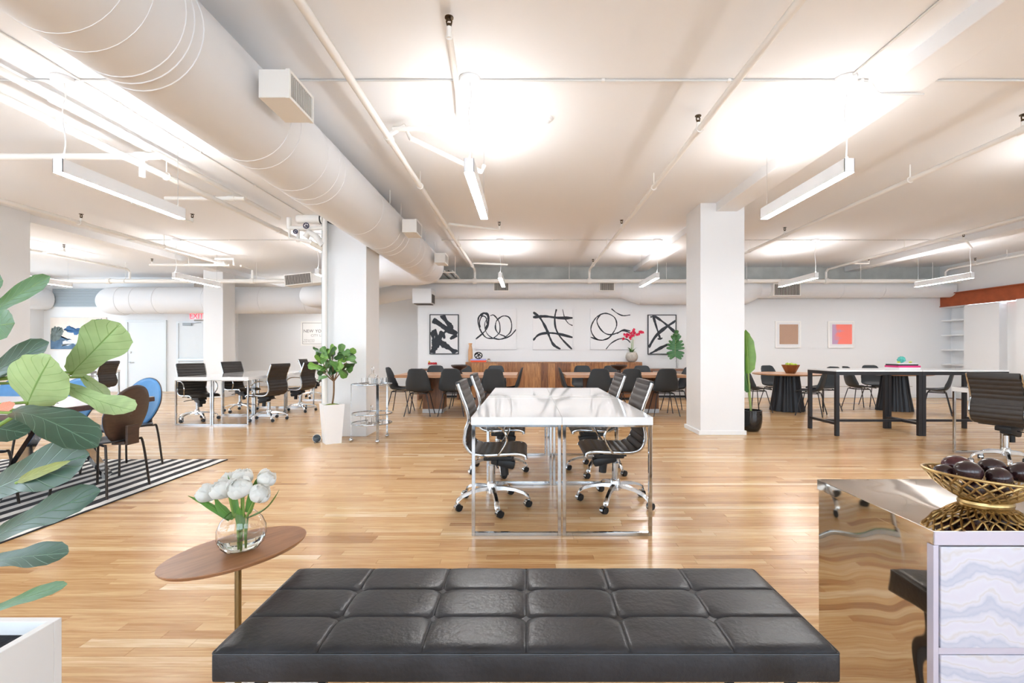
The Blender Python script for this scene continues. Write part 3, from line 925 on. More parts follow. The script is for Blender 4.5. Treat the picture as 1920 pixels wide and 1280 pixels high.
# ================================================================ ribbed office chairs
CHP = [(.262, .405), (.25, .428), (.2, .44), (.1, .437), (0, .432), (-.09, .435), (-.15, .462), (-.182, .53), (-.172, .62), (-.152, .69), (-.17, .78), (-.2, .86), (-.232, .95)]
def make_office_chair():
    t = thing('office_chair', '', 'office chair', (0, 0, 0), 0, 'ribbed black leather office chairs')
    prof = [Vector((a, 0, b)) for a, b in CHP]
    curve = spline(prof, 12)
    # arc length resampling
    acc = [0]
    for a, b in zip(curve, curve[1:]):
        acc.append(acc[-1] + (b - a).length)
    def samp(s):
        for i in range(len(acc) - 1):
            if s <= acc[i + 1]:
                q = (s - acc[i]) / max(1e-9, acc[i + 1] - acc[i])
                return curve[i].lerp(curve[i + 1], q), (curve[i + 1] - curve[i]).normalized()
        return curve[-1], (curve[-1] - curve[-2]).normalized()
    total = acc[-1]
    split = total * .47
    hw = .212
    def pad(s0, s1, name):
        n = int((s1 - s0) / .0075)
        pitch = .052
        top, bot = [], []
        for i in range(n + 1):
            s = s0 + (s1 - s0) * i / n
            p, d = samp(s)
            nrm = Vector((d.z, 0, -d.x))
            if nrm.z < 0 and abs(d.z) < .5 or (abs(d.z) >= .5 and nrm.x < 0):
                nrm = -nrm
            rib = abs(math.sin(PI * s / pitch))
            th = .004 + .011 * rib ** .5
            top.append([p + nrm * th + Vector((0, y, 0)) for y in (-hw, -hw * .5, 0, hw * .5, hw)])
            bot.append([p - nrm * th + Vector((0, y, 0)) for y in (-hw, -hw * .5, 0, hw * .5, hw)])
        mb = MB().grid(top).grid(bot)
        m5 = 5
        nn = n + 1
        # close the rim
        off = nn * m5
        for i in range(n):
            for j in (0, m5 - 1):
                mb.f.append((i * m5 + j, (i + 1) * m5 + j, off + (i + 1) * m5 + j, off + i * m5 + j))
        for i in (0, n):
            for j in range(m5 - 1):
                mb.f.append((i * m5 + j, i * m5 + j + 1, off + i * m5 + j + 1, off + i * m5 + j))
        return mb.obj(name, LEATH, t, True, 60)
    pad(0.0, split, 'seat')
    pad(split, total, 'backrest')
    MB().bev(-.25, -.212, -hw, hw, .90, .965, .01, ).obj('top_band', LEATH, t, True)
    for sy in (-1, 1):
        y = sy * (hw + .012)
        MB().tube([p + Vector((0, y, 0)) for p in curve[::3]] + [curve[-1] + Vector((0, y, 0))], .013, 8, sx=.75).obj('side_rail', CHROME, t, True)
        ya = sy * (hw + .03)
        arm = spline([(-.155, y, .665), (-.10, ya, .672), (.02, ya + sy * .012, .668), (.10, ya + sy * .015, .62), (.125, ya + sy * .015, .55), (.09, ya, .475), (.055, y, .43)], 6)
        MB().tube(arm, .009, 8).obj('armrest', CHROME, t, True)
    for x in (-.03, .14):
        MB().box(x - .015, x + .015, -hw, hw, .405, .418).obj('cross_bar', BLACKP, t)
    MB().bev(-.06, .17, -.07, .07, .355, .405, .012).bev(-.085, .10, -.055, .055, .295, .36, .02, Matrix.Translation((0, 0, .02)) @ Matrix.Rotation(R(14), 4, 'Y')).cyl((.09, 0, .35), (.10, 0, .235), .032, .03).obj('tilt_mechanism', BLACKP, t, True)
    MB().tube([(.05, -.07, .36), (.05, -.2, .35), (.06, -.23, .345)], .006, 6).obj('lever', BLACKP, t)
    MB().cyl((0, 0, .13), (0, 0, .31), .026).obj('gas_lift', CHROME, t, True)
    MB().lathe([(.03, .095), (.043, .10), (.04, .17), (.03, .185)], 20).obj('hub', ALU, t, True)
    for k in range(5):
        a = R(-90 + 12 + 72 * k)
        d = Vector((math.cos(a), math.sin(a), 0))
        e = Vector((-d.y, d.x, 0))
        rows = []
        for q, (r, z, w, h) in enumerate([(.03, .135, .024, .03), (.1, .138, .022, .024), (.18, .128, .019, .02), (.245, .107, .018, .019), (.285, .082, .019, .02), (.292, .062, .017, .012)]):
            c = d * r + Vector((0, 0, z))
            rows.append([c + e * w * .6 + Vector((0, 0, h * .5)), c - e * w * .6 + Vector((0, 0, h * .5)), c - e * w - Vector((0, 0, h * .5)), c + e * w - Vector((0, 0, h * .5))])
        mb = MB().grid(rows, closed=True)
        mb.f.append((0, 1, 2, 3))
        mb.f.append((20, 21, 22, 23))
        mb.obj('base_leg', ALU, t, True, 50)
        ca = a + 1.9 * (k + 1)
        cd = Vector((math.cos(ca), math.sin(ca), 0))
        ce = Vector((-cd.y, cd.x, 0))
        c = d * .292 + cd * .016 + Vector((0, 0, .027))
        wl = MB()
        for s_ in (-1, 1):
            wl.cyl(c + ce * s_ * .006, c + ce * s_ * .024, .027, .024, 18)
        w = wl.obj('caster', BLACKP, t, True)
        rows = []
        for i in range(9):
            q = R(-10 + 200 * i / 8)
            v = cd * math.cos(q) * .031 + Vector((0, 0, math.sin(q) * .031))
            rows.append([c + v + ce * .017, c + v + ce * -.017])
        MB().grid(rows).cyl(d * .292 + Vector((0, 0, .05)), d * .292 + Vector((0, 0, .07)), .008, n=8).obj('caster_hood', CHROME, w, True)
    return t
oc0 = make_office_chair()
oc = [(-.27, 3.70, 0, 'ribbed black leather office chair at front left of central desks'),
      (.695, 3.78, 180, 'ribbed black leather office chair at front right of central desks'),
      (-.29, 4.74, 0, 'ribbed black leather office chair at rear left of central desks'),
      (.69, 4.74, 180, 'ribbed black leather office chair at rear right of central desks'),
      (-5.575, 8.12, -30, 'ribbed office chair on left side of the left bay desks, nearest the viewer'),
      (-5.57, 9.32, -18, 'ribbed office chair on left side of the left bay desks, farther back'),
      (-4.38, 8.15, 168, 'ribbed office chair on right side of the left bay desks, nearest the viewer'),
      (-4.40, 9.32, 171, 'ribbed office chair on right side of left bay desks, next to the fig leaves'),
      (-5.33, 11.9, 0, 'ribbed office chair at farthest left bay desk behind the fig tree'),
      (-8.78, 9.85, 180, 'ribbed office chair seen between the large fig leaves'),
      (4.97, 4.98, 21, 'ribbed black leather office chair seen from behind at right edge')]
for i, (x, y, a, lab) in enumerate(oc):
    if i == 0:
        oc0.location = (x, y, 0)
        oc0.rotation_euler = (0, 0, R(a))
        oc0['label'] = lab
    else:
        dup(oc0, (x, y, 0), R(a), lab)

# ================================================================ dining tables
DTZ = .74
def dining_table(xc, label):
    t = thing('dining_table', label, 'dining table', (xc, 9.18, 0), 0, 'wooden pedestal dining tables')
    for k in range(5):
        y0 = -.56 + k * .224
        MB().bev(-1.10, 1.10, y0 + .0004, y0 + .2236, DTZ - .05, DTZ, .002).obj('plank', WALNUTX, t)
    for xp in (-.50, .50):
        p = MB().bev(xp - .195, xp + .195, -.1, .3, .075, DTZ - .05, .003).obj('pedestal', WALNUT, t)
        MB().bev(xp - .198, xp + .198, -.103, .303, 0, .075, .003).obj('plinth', mat('plinth_steel', '#C9CDD0', .3), p)
    return t
dining_table(-1.28, 'long wooden dining table left of centre in front of the credenza')
dining_table(1.80, 'long wooden dining table right of centre beside the right column')

def make_shell_chair():
    t = thing('shell_chair', '', 'chair', (0, 0, 0), 0, 'black shell dining chairs')
    pr = spline([Vector((.225, 0, .425)), Vector((.19, 0, .446)), Vector((.08, 0, .44)), Vector((-.05, 0, .43)), Vector((-.14, 0, .447)), Vector((-.19, 0, .51)), Vector((-.22, 0, .62)), Vector((-.245, 0, .74)), Vector((-.262, 0, .82)), Vector((-.268, 0, .86))], 3)
    n = len(pr)
    hwt = [(0, .185), (.05, .205), (.3, .228), (.5, .235), (.62, .225), (.8, .175), (.93, .145), (.975, .125), (1, .09)]
    lift = [(0, .0), (.15, .012), (.4, .05), (.55, .075), (.7, .06), (.9, .03), (1, .012)]
    rows = []
    for i, p in enumerate(pr):
        v = i / (n - 1)
        a, b = pr[max(0, i - 1)], pr[min(n - 1, i + 1)]
        d = (b - a).normalized()
        nrm = Vector((d.z, 0, -d.x))
        if nrm.x < 0 or (abs(nrm.x) < .3 and nrm.z < 0):
            nrm = -nrm
        if abs(d.z) < .7 and nrm.z < 0:
            nrm = -nrm
        w, lf = lerp_tab(hwt, v), lerp_tab(lift, v)
        rows.append([p + Vector((0, w * math.sin(u * PI / 2 * .95) / math.sin(PI / 2 * .95), 0)) + nrm * lf * abs(u) ** 2.4 for u in [j / 5 - 1 for j in range(11)]])
    o = MB().grid(rows).obj('seat_shell', SHELLP, t, True, 80)
    sm_ = o.modifiers.new('thickness', 'SOLIDIFY')
    sm_.thickness = .009
    sm_.offset = -1
    for (sx, sy) in ((1, 1), (1, -1), (-1, 1), (-1, -1)):
        MB().tube([(.10 * sx, .11 * sy, .425), (.13 * sx, .15 * sy, .405), (.215 * sx, .235 * sy, 0)], .0085, 8).obj('leg', BLKMET, t, True)
    MB().tube([(.13, .15, .405), (-.13, .15, .405), (-.13, -.15, .405), (.13, -.15, .405)], .008, 8, closed=True).obj('seat_frame', BLKMET, t)
    return t
sc0 = make_shell_chair()
NEAR, FAR = 8.78, 9.93
shell = [(-1.96, NEAR, 90, 'black shell chair at left dining table, near side, leftmost'),
         (-1.36, NEAR, 90, 'black shell chair at left dining table, near side, middle'),
         (-.60, NEAR, 90, 'black shell chair at left dining table, near side, rightmost'),
         (-1.93, FAR, 270, 'black shell chair at left dining table, far side, leftmost'),
         (-1.34, FAR, 270, 'black shell chair at left dining table, far side, partly behind the dark bowl'),
         (-.66, FAR, 270, 'black shell chair at left dining table, far side, rightmost'),
         (-2.42, 9.2, 0, 'black shell chair at the left end of left dining table'),
         (-.34, 9.25, 180, 'black shell chair at the right end of left dining table'),
         (1.30, NEAR, 90, 'black shell chair at right dining table, near side, leftmost'),
         (1.87, NEAR, 90, 'black shell chair at right dining table, near side, middle'),
         (2.50, NEAR, 90, 'black shell chair at right dining table, near side, rightmost'),
         (1.17, FAR, 270, 'black shell chair at right dining table, far side, leftmost'),
         (1.79, FAR, 270, 'black shell chair at right dining table, far side, partly behind the dark bowl'),
         (2.43, FAR, 270, 'black shell chair at right dining table, far side, rightmost'),
         (.87, 9.25, 0, 'black shell chair at the left end of right dining table'),
         (2.86, 9.28, 180, 'black shell chair at right end of right dining table, half behind column'),
         (4.42, 9.30, 5, 'black shell chair behind the banana leaf plant'),
         (5.20, 10.05, -75, 'black shell chair at far left of the round table with apples'),
         (5.20, 8.78, 140, 'black shell chair in front of round table, overlapped by the high table leg'),
         (5.86, 9.5, 192, 'black shell chair right of the round table with apples'),
         (6.72, 9.72, -8, 'black shell chair left of the second round table'),
         (7.42, 10.2, -98, 'black shell chair at the far side of the second round table'),
         (7.64, 8.95, 138, 'black shell chair right of the second round table')]
for i, (x, y, a, lab) in enumerate(shell):
    if i == 0:
        sc0.location = (x, y, 0)
        sc0.rotation_euler = (0, 0, R(a))
        sc0['label'] = lab
    else:
        dup(sc0, (x, y, 0), R(a), lab)

# round tables with fluted pedestals
def round_table(x, y, label):
    t = thing('round_table', label, 'table', (x, y, 0), 0, 'round tables with fluted black pedestals')
    MB().lathe([(.60, .705), (.625, .715), (.63, .727), (.625, .735), (0.0001, .735)], 56).obj('tabletop', WALNUTX, t, True)
    rows = []
    n = 84
    for z, r in ((0, .30), (.02, .30), (.35, .245), (.69, .205), (.705, .205)):
        rows.append([Vector(((r + .016 * math.cos(2 * PI * k / n * 14)) * math.cos(2 * PI * k / n), (r + .016 * math.cos(2 * PI * k / n * 14)) * math.sin(2 * PI * k / n), z)) for k in range(n)])
    MB().grid(rows, closed=True).obj('fluted_pedestal', mat('fluted_black', '#22242A', .4), t, True, 60)
round_table(5.12, 9.45, 'round wooden table with fluted black base holding a bowl of apples')
round_table(7.27, 9.5, 'round table with fluted black base behind the high white tables')

# high tables with black frames
def high_table(x0, label):
    t = thing('high_table', label, 'high table', (x0, 6.65, 0), 0, 'high tables with black frames')
    L, D, Z, s = 1.195, .68, .915, .048
    MB().bev(0, L, 0, D, Z - .022, Z, .002).obj('tabletop', LACQ, t)
    MB().box(0, L, 0, s * .6, Z - .07, Z - .022).box(0, L, D - s * .6, D, Z - .07, Z - .022).box(0, s * .6, s * .6, D - s * .6, Z - .07, Z - .022).box(L - s * .6, L, s * .6, D - s * .6, Z - .07, Z - .022).obj('apron', BLKMET, t)
    for (x, y) in ((0, 0), (L - s, 0), (0, D - s), (L - s, D - s)):
        MB().bev(x, x + s, y, y + s, 0, Z - .07, .003).obj('leg', BLKMET, t)
    for x in (.008, L - s + .008):
        MB().bev(x, x + .032, s, D - s, .15, .185, .002).obj('stretcher', BLKMET, t)
    MB().bev(.04, L - .04, D / 2 - .016, D / 2 + .016, .15, .185, .002).obj('stretcher', BLKMET, t)
high_table(4.285, 'high white-topped table with black frame, left one of two')
high_table(5.485, 'high white-topped table with black frame, right one of two')

# ================================================================ credenza and consoles
CREDW = wood('credenza_wood', '#6A3F22', '#B07A4A', .35, 2.6, (14, 14, 1.4))
CREDW2 = wood('credenza_wood_light', '#8A5A34', '#C08C58', .35, 2.6, (14, 14, 1.4))
CREDW3 = wood('credenza_wood_dark', '#5A341C', '#95623A', .35, 2.6, (14, 14, 1.4))
cr = thing('credenza', 'long low wooden credenza with vertical boards below the paintings', 'credenza', (-1.46, 11.4, 0))
CL, CD, CH = 4.2, .5, .90
MB().box(.02, CL - .02, .02, CD, .06, CH - .025).obj('carcass', CREDW3, cr)
MB().bev(0, CL, 0, CD, CH - .025, CH, .003).obj('top_board', CREDW, cr)
MB().box(.04, CL - .04, .04, CD - .02, 0, .06).obj('toe_kick', BLACKP, cr)
rnd = random.Random(5)
x = 0.0
while x < CL - .01:
    w = min(rnd.choice((.11, .13, .15, .17)), CL - x)
    MB().bev(x + .0015, x + w - .0015, -.004 - rnd.random() * .004, .02, .06, CH - .027, .002).obj('board', rnd.choice((CREDW, CREDW2, CREDW3, CREDW)), cr)
    x += w
def console(x0, x1, label):
    t = thing('console_table', label, 'console table', (x0, 11.42, 0))
    L = x1 - x0
    MB().bev(0, L, 0, .45, .69, .735, .003).obj('tabletop', WALNUT, t)
    for xx in (0, L - .05):
        MB().bev(xx, xx + .05, .02, .43, .0, .69, .003).obj('leg', WALNUT, t)
    MB().bev(.05, L - .05, .38, .42, .02, .07, .003).obj('stretcher', BLACKP, t)
console(2.95, 3.95, 'wooden console table right of the credenza under the glass vase')
console(-2.62, -1.62, 'wooden console table left of the credenza under the red fruit')

# ================================================================ paintings
INK = mat('black_ink', '#32363D', .7, var=.2, vscale=30)
CANV = mat('canvas_white', '#ECECED', .85, bump=.05, bscale=200)
def painting(name, label, x0, y0, x1, y1, Y, frame=None, fw=.022, depth=.035, group='abstract paintings above the credenza'):
    a, b = P(x0, y1, Y), P(x1, y0, Y)
    t = thing(name, label, 'painting', (a.x, Y, a.z), 0, group)
    w, h = b.x - a.x, b.z - a.z
    if frame:
        MB().box(0, w, 0, depth, 0, fw).box(0, w, 0, depth, h - fw, h).box(0, fw, 0, depth, fw, h - fw).box(w - fw, w, 0, depth, fw, h - fw).obj('frame', frame, t)
        MB().box(fw, w - fw, .012, depth, fw, h - fw).obj('canvas', CANV, t)
        return t, w, h, .012, fw
    MB().bev(0, w, 0, depth, 0, h, .003).obj('canvas', CANV, t)
    return t, w, h, 0.0, 0
def strokes(pt, box, lines, m=INK):
    """brush strokes: pixel polylines of the zoomed picture mapped on the canvas"""
    t, w, h, y, fw = pt
    bx0, by0, bx1, by1 = box
    for si, (wd, pts) in enumerate(lines):
        q = [Vector(((px - bx0) / (bx1 - bx0) * w, 0, (1 - (py - by0) / (by1 - by0)) * h)) for px, py in pts]
        c = spline(q, 6)
        n = len(c)
        hw = wd / (bx1 - bx0) * w / 2
        rows = []
        rr = random.Random(si + int(bx0))
        for i, p in enumerate(c):
            d = (c[min(n - 1, i + 1)] - c[max(0, i - 1)]).normalized()
            s = Vector((-d.z, 0, d.x))
            k = hw * (.82 + .18 * math.sin(i * .55 + si) + rr.uniform(-.13, .13)) * (.75 if i in (0, n - 1) else 1)
            row = []
            for e in (p + s * k, p - s * k):
                row.append(Vector((min(w - fw - .001, max(fw + .001, e.x)), y - .002 - .0006 * si, min(h - fw - .001, max(fw + .001, e.z)))))
            rows.append(row)
        MB().grid(rows).obj('brush_stroke', m, t)
YP = YB - 0.04 - .037
BLKF = mat('black_frame', '#26292E', .4)
pt = painting('painting', 'black framed abstract painting with broad black strokes, leftmost of five', 805.3, 589, 860, 664, YB - .015 - .037, BLKF)
strokes(pt, (215, 162, 683, 805), [(100, [(265, 255), (350, 300), (480, 390), (660, 480)]), (85, [(410, 165), (480, 270), (540, 340), (580, 400)]),
        (95, [(280, 410), (330, 520), (340, 600), (420, 640)]), (130, [(250, 800), (300, 690), (350, 580), (430, 440)]), (105, [(340, 560), (430, 640), (540, 710), (650, 795)]),
        (60, [(545, 560), (600, 525), (660, 510)]), (50, [(455, 555), (440, 480), (480, 430)]), (70, [(240, 440), (270, 520), (280, 640)])])
pt = painting('painting', 'white canvas with looping black scribble of three rings', 891.5, 578, 968, 655, YP)
strokes(pt, (955, 75, 1603, 727), [(26, [(960, 562), (1060, 480), (1130, 400), (1165, 290), (1150, 190), (1080, 155), (1010, 210), (1000, 320), (1050, 450), (1130, 540), (1240, 550)]),
        (40, [(1030, 190), (1090, 150), (1150, 175), (1160, 290), (1120, 400)]), (20, [(1240, 550), (1320, 480), (1345, 420), (1330, 290), (1250, 185), (1190, 190)]),
        (14, [(1180, 200), (1110, 290), (1110, 410), (1160, 500), (1240, 550)]), (22, [(1320, 480), (1275, 400), (1280, 300), (1320, 240), (1400, 195), (1490, 220), (1530, 330), (1510, 450), (1430, 530)]),
        (20, [(1330, 480), (1430, 530), (1330, 565), (1240, 550)]), (24, [(1240, 545), (1330, 566), (1430, 545), (1520, 500), (1600, 410)]), (22, [(1030, 380), (1020, 290), (1060, 200), (1120, 220), (1140, 320)])])
pt = painting('painting', 'white canvas with black crossing strokes like a hash, middle of five', 999, 579, 1074, 655, YP)
strokes(pt, (113, 55, 562, 510), [(34, [(115, 148), (250, 138), (400, 155), (560, 156)]), (30, [(118, 92), (190, 150), (260, 270), (310, 390), (350, 460), (425, 508)]),
        (22, [(378, 58), (360, 150), (370, 270), (430, 380), (552, 508)]), (30, [(115, 408), (180, 345), (280, 325), (400, 335), (560, 375)]), (12, [(447, 58), (470, 150), (510, 215), (560, 242)])])
pt = painting('painting', 'white canvas with black double circle behind the red orchid', 1107, 578, 1182, 655, YP)
strokes(pt, (768, 55, 1212, 510), [(15, [(770, 373), (870, 405), (960, 390), (1030, 310), (1060, 230), (1030, 150), (940, 110), (850, 140), (790, 220), (775, 300), (820, 380), (890, 408), (980, 380)]),
        (17, [(880, 120), (840, 190), (870, 270), (930, 330), (1000, 345), (1080, 320), (1140, 293), (1212, 305)]), (14, [(1000, 57), (1060, 105), (1130, 135), (1212, 127)]),
        (14, [(940, 508), (1000, 440), (1090, 393), (1170, 398), (1212, 435)]), (18, [(1060, 335), (1130, 300), (1210, 325)])])
pt = painting('painting', 'black framed abstract painting with crossed black strokes, rightmost of five', 1214.5, 589.5, 1268.5, 664.5, YP, BLKF)
strokes(pt, (1410, 117, 1730, 567), [(28, [(1470, 125), (1500, 230), (1550, 390)]), (20, [(1440, 145), (1465, 140), (1495, 135)]), (34, [(1490, 135), (1600, 215), (1725, 325)]),
        (40, [(1725, 185), (1600, 270), (1500, 360), (1420, 490)]), (34, [(1430, 562), (1540, 500), (1640, 450)]), (22, [(1520, 390), (1550, 390), (1575, 380)])])
# small framed prints on the right
def print_mat(name, kind):
    m = bpy.data.materials.new(name)
    m.use_nodes = True
    nt = m.node_tree
    b = nt.nodes['Principled BSDF']
    b.inputs['Roughness'].default_value = .8
    tc = nt.nodes.new('ShaderNodeTexCoord')
    mx = nt.nodes.new('ShaderNodeMix')
    mx.data_type = 'RGBA'
    if kind == 'weave':
        n = nt.nodes.new('ShaderNodeTexBrick')
        n.inputs['Scale'].default_value = 28
        n.inputs['Mortar Size'].default_value = .035
        n.inputs['Color1'].default_value = hexc('#A97A5C')
        n.inputs['Color2'].default_value = hexc('#8F6248')
        n.inputs['Mortar'].default_value = hexc('#E6CDBA')
        mp = nt.nodes.new('ShaderNodeMapping')
        mp.inputs['Rotation'].default_value = (R(90), 0, 0)
        nt.links.new(tc.outputs['Object'], mp.inputs['Vector'])
        nt.links.new(mp.outputs[0], n.inputs['Vector'])
        nt.links.new(n.outputs[0], b.inputs['Base Color'])
    else:
        n = nt.nodes.new('ShaderNodeTexNoise')
        n.inputs['Scale'].default_value = 5
        n.inputs['Detail'].default_value = 8
        sp = nt.nodes.new('ShaderNodeSeparateXYZ')
        nt.links.new(tc.outputs['Object'], n.inputs['Vector'])
        nt.links.new(tc.outputs['Object'], sp.inputs[0])
        ad = nt.nodes.new('ShaderNodeMath')
        ad.operation = 'MULTIPLY_ADD'
        nt.links.new(sp.outputs[0], ad.inputs[0])
        ad.inputs[1].default_value = 1.4
        nt.links.new(n.outputs['Fac'], ad.inputs[2])
        rp = nt.nodes.new('ShaderNodeMapRange')
        rp.inputs[1].default_value = .60
        rp.inputs[2].default_value = .76
        nt.links.new(ad.outputs[0], rp.inputs[0])
        nt.links.new(rp.outputs[0], mx.inputs[0])
        mx.inputs[6].default_value = hexc('#C9A5C4')
        mx.inputs[7].default_value = hexc('#FF8A7C')
        nt.links.new(mx.outputs[2], b.inputs['Base Color'])
    return m
FRW = mat('white_frame', '#F6F5F2', .4)
for (x0, x1, px0, px1, lab, mm) in ((1454, 1502, 1462, 1497, 'small white framed print of a brown woven grid', print_mat('woven_print', 'weave')),
                                    (1553, 1602, 1561, 1598, 'small white framed print in coral pink with lilac patches', print_mat('coral_print', 'map'))):
    t, w, h, yy, fw = painting('framed_print', lab, x0, 602, x1, 652, YP, FRW, .03, .03, 'small framed prints on right back wall')
    q0, q1 = P(px0, 645, YP), P(px1, 608, YP)
    MB().box(0, q1.x - q0.x, 0, .003, 0, q1.z - q0.z).obj('print', mm, t, loc=(q0.x - t.location.x, .008, q0.z - t.location.z))
# framed lettering print in the far recess
YS = YN - .03
a = P(564, 647.5, YS)
ny = thing('framed_print', 'framed New York City lettering print half hidden by the left column', 'picture', (a.x, YS, a.z))
wS, hS = (652 - 564) / F * YS, (647.5 - 602) / F * YS
fw = .03
MB().box(0, wS, 0, .025, 0, fw).box(0, wS, 0, .025, hS - fw, hS).box(0, fw, 0, .025, fw, hS - fw).box(wS - fw, wS, 0, .025, fw, hS - fw).obj('frame', FRW, ny)
MB().box(fw, wS - fw, .01, .025, fw, hS - fw).obj('sheet', mat('sign_sheet', '#F3F2F0', .7), ny)
LINE = mat('sign_line', '#9B9997', .7)
b0, b1 = .05, .062
MB().box(b0, wS - b0, .006, .0095, b0, b1).box(b0, wS - b0, .006, .0095, hS - b1, hS - b0).box(b0, b1, .006, .0095, b1, hS - b1).box(wS - b1, wS - b0, .006, .0095, b1, hS - b1).obj('border_line', LINE, ny)
k_ = YS / F
for body, px, py, size, m in (('NEW YORK', 568.6, 623.2, 8.2, mat('sign_ink', '#5F5B58', .7)), ('CITY LIMITS', 582.5, 630.8, 6.4, mat('sign_ink2', '#A19D9A', .7)),
                              ('POPULATION', 569.5, 638.2, 3.3, mat('sign_ink2', '#A19D9A', .7)), ('8.538 MILLION', 568.2, 641.4, 3.3, mat('sign_ink2', '#A19D9A', .7))):
    q = P(px, py, YS)
    cur = q.x - a.x
    for word in body.split():
        me = text_mesh(word, size * k_)
        me.materials.append(m)
        o = link('lettering', me, ny)
        o.location = (cur, .008, q.z - a.z)
        o.rotation_euler = (R(90), 0, 0)
        cur += max(v.co.x for v in me.vertices) + size * k_ * .38
# landscape canvas on the left rear wall (plain stand-in colours)
a, b = P(94, 655, YE - .04), P(199, 595, YE - .04)
lp = thing('landscape_canvas', 'cream and blue landscape canvas on the wall behind the big fig leaves', 'painting', (a.x, YE - .04, a.z))
w, h = b.x - a.x, b.z - a.z
MB().bev(0, w, 0, .035, 0, h, .003).obj('canvas', mat('cream_canvas', '#E6DACE', .8, var=.06), lp)
def blob(pts, m, yy):
    rj = random.Random(len(pts) + int(pts[0][0] * 100))
    c = [p + Vector((rj.uniform(-.03, .03), 0, rj.uniform(-.03, .03))) for p in spline([Vector((u * w, 0, v * h)) for u, v in pts], 5, True)]
    c = [Vector((min(w - .01, max(.01, p.x)), 0, min(h - .01, max(.01, p.z)))) for p in c]
    cx = sum((p for p in c), Vector()) / len(c)
    mb = MB()
    mb.add([cx + Vector((0, yy, 0))] + [p + Vector((0, yy, 0)) for p in c], [(0, i + 1, (i + 1) % len(c) + 1) for i in range(len(c))])
    mb.obj('painted_patch', m, lp)
blob([(.01, .02), (.5, .01), (.99, .02), (.98, .2), (.7, .18), (.45, .26), (.2, .4), (.01, .5)], mat('paint_slate', '#55708A', .8, var=.3, vscale=6), -.001)
blob([(.02, .3), (.12, .28), (.22, .45), (.24, .62), (.15, .72), (.05, .68), (.01, .5)], mat('paint_grey_green', '#6F7A76', .8, var=.35, vscale=12), -.002)
blob([(.2, .12), (.4, .16), (.6, .1), (.62, .2), (.42, .3), (.25, .26)], mat('paint_white', '#DCE3E8', .8), -.003)
blob([(.25, .62), (.4, .5), (.6, .46), (.8, .42), (.7, .58), (.5, .66), (.36, .72)], mat('paint_blue', '#3D6793', .8, var=.25, vscale=8), -.004)
blob([(.78, .78), (.86, .84), (.95, .8), (.98, .9), (.86, .95), (.76, .88)], mat('paint_grey_green', '#6F7A76'), -.002)
# ================================================================ bench in the foreground
BX0, BX1, BY0, BY1, BZ = -.787, .782, 1.20, 1.66, .45
bn = thing('tufted_bench', 'tufted black leather bench with distressed finish in the foreground', 'bench', ((BX0 + BX1) / 2, (BY0 + BY1) / 2, 0))
bw, bdp = (BX1 - BX0) / 2, (BY1 - BY0) / 2
def bench_axis(half, n):
    cell = 2 * half / n
    xs = set()
    for i in range(n + 1):
        c = -half + i * cell
        for d in (0, .003, .007, .014, .03, .055):
            for s in (-1, 1):
                if -half <= c + s * d <= half:
                    xs.add(round(c + s * d, 5))
        if i < n:
            xs.add(round(c + cell / 2, 5))
            xs.add(round(c + cell * .37, 5))
            xs.add(round(c + cell * .63, 5))
    return sorted(xs)
xs_, ys_ = bench_axis(bw, 6), bench_axis(bdp, 3)
def bench_z(x, y):
    cx, cy = 2 * bw / 6, 2 * bdp / 3
    fx, fy = (x + bw) / cx, (y + bdp) / cy
    dx, dy = abs(fx - round(fx)) * cx, abs(fy - round(fy)) * cy
    ix, iy = round(fx), round(fy)
    inx, iny = 0 < ix < 6, 0 < iy < 3
    z = BZ + .002
    if inx:
        z -= .004 * math.exp(-(dx / .003) ** 2) + .002 * math.exp(-(dx / .014) ** 2)
    if iny:
        z -= .004 * math.exp(-(dy / .003) ** 2) + .002 * math.exp(-(dy / .014) ** 2)
    if inx and iny:
        z -= .009 * math.exp(-(dx * dx + dy * dy) / .022 ** 2)
    ex, ey = bw - abs(x), bdp - abs(y)
    z -= .012 * math.exp(-ex / .008) + .012 * math.exp(-ey / .008)
    return z
MB().grid([[Vector((x, y, bench_z(x, y))) for x in xs_] for y in ys_]).obj('tufted_top', BENCHL, bn, True, 80)
MB().bev(-bw - .002, bw + .002, -bdp - .002, bdp + .002, BZ - .083, BZ - .009, .008).obj('side_band', BENCHL, bn, True, 60)
def rrect(hx, hy, r, z, n=6):
    o = []
    for cx, cy, a0 in ((hx - r, hy - r, 0), (-hx + r, hy - r, 90), (-hx + r, -hy + r, 180), (hx - r, -hy + r, 270)):
        for k in range(n + 1):
            a = R(a0 + 90 * k / n)
            o.append((cx + r * math.cos(a), cy + r * math.sin(a), z))
    return o
MB().tube(rrect(bw + .001, bdp + .001, .01, BZ - .0115), .0032, 8, closed=True).obj('piping', BENCHL, bn, True)
SEAM = mat('seam_thread', '#17171A', .6)
for i in range(1, 6):
    x = -bw + i * 2 * bw / 6
    MB().tube([Vector((x, y, bench_z(x, y) + .0004)) for y in ys_], .0011, 5).obj('seam', SEAM, bn)
for i in range(1, 3):
    y = -bdp + i * 2 * bdp / 3
    MB().tube([Vector((x, y, bench_z(x, y) + .0004)) for x in xs_], .0011, 5).obj('seam', SEAM, bn)
for sx in (-1, 1):
    MB().bev(sx * (bw - .10) - .012, sx * (bw - .10) + .012, -bdp + .03, -bdp + .054, 0, BZ - .095, .002).bev(sx * (bw - .10) - .012, sx * (bw - .10) + .012, bdp - .054, bdp - .03, 0, BZ - .095, .002).bev(sx * (bw - .10) - .012, sx * (bw - .10) + .012, -bdp + .054, bdp - .054, 0, .024, .002).obj('leg_frame', BLKMET, bn)
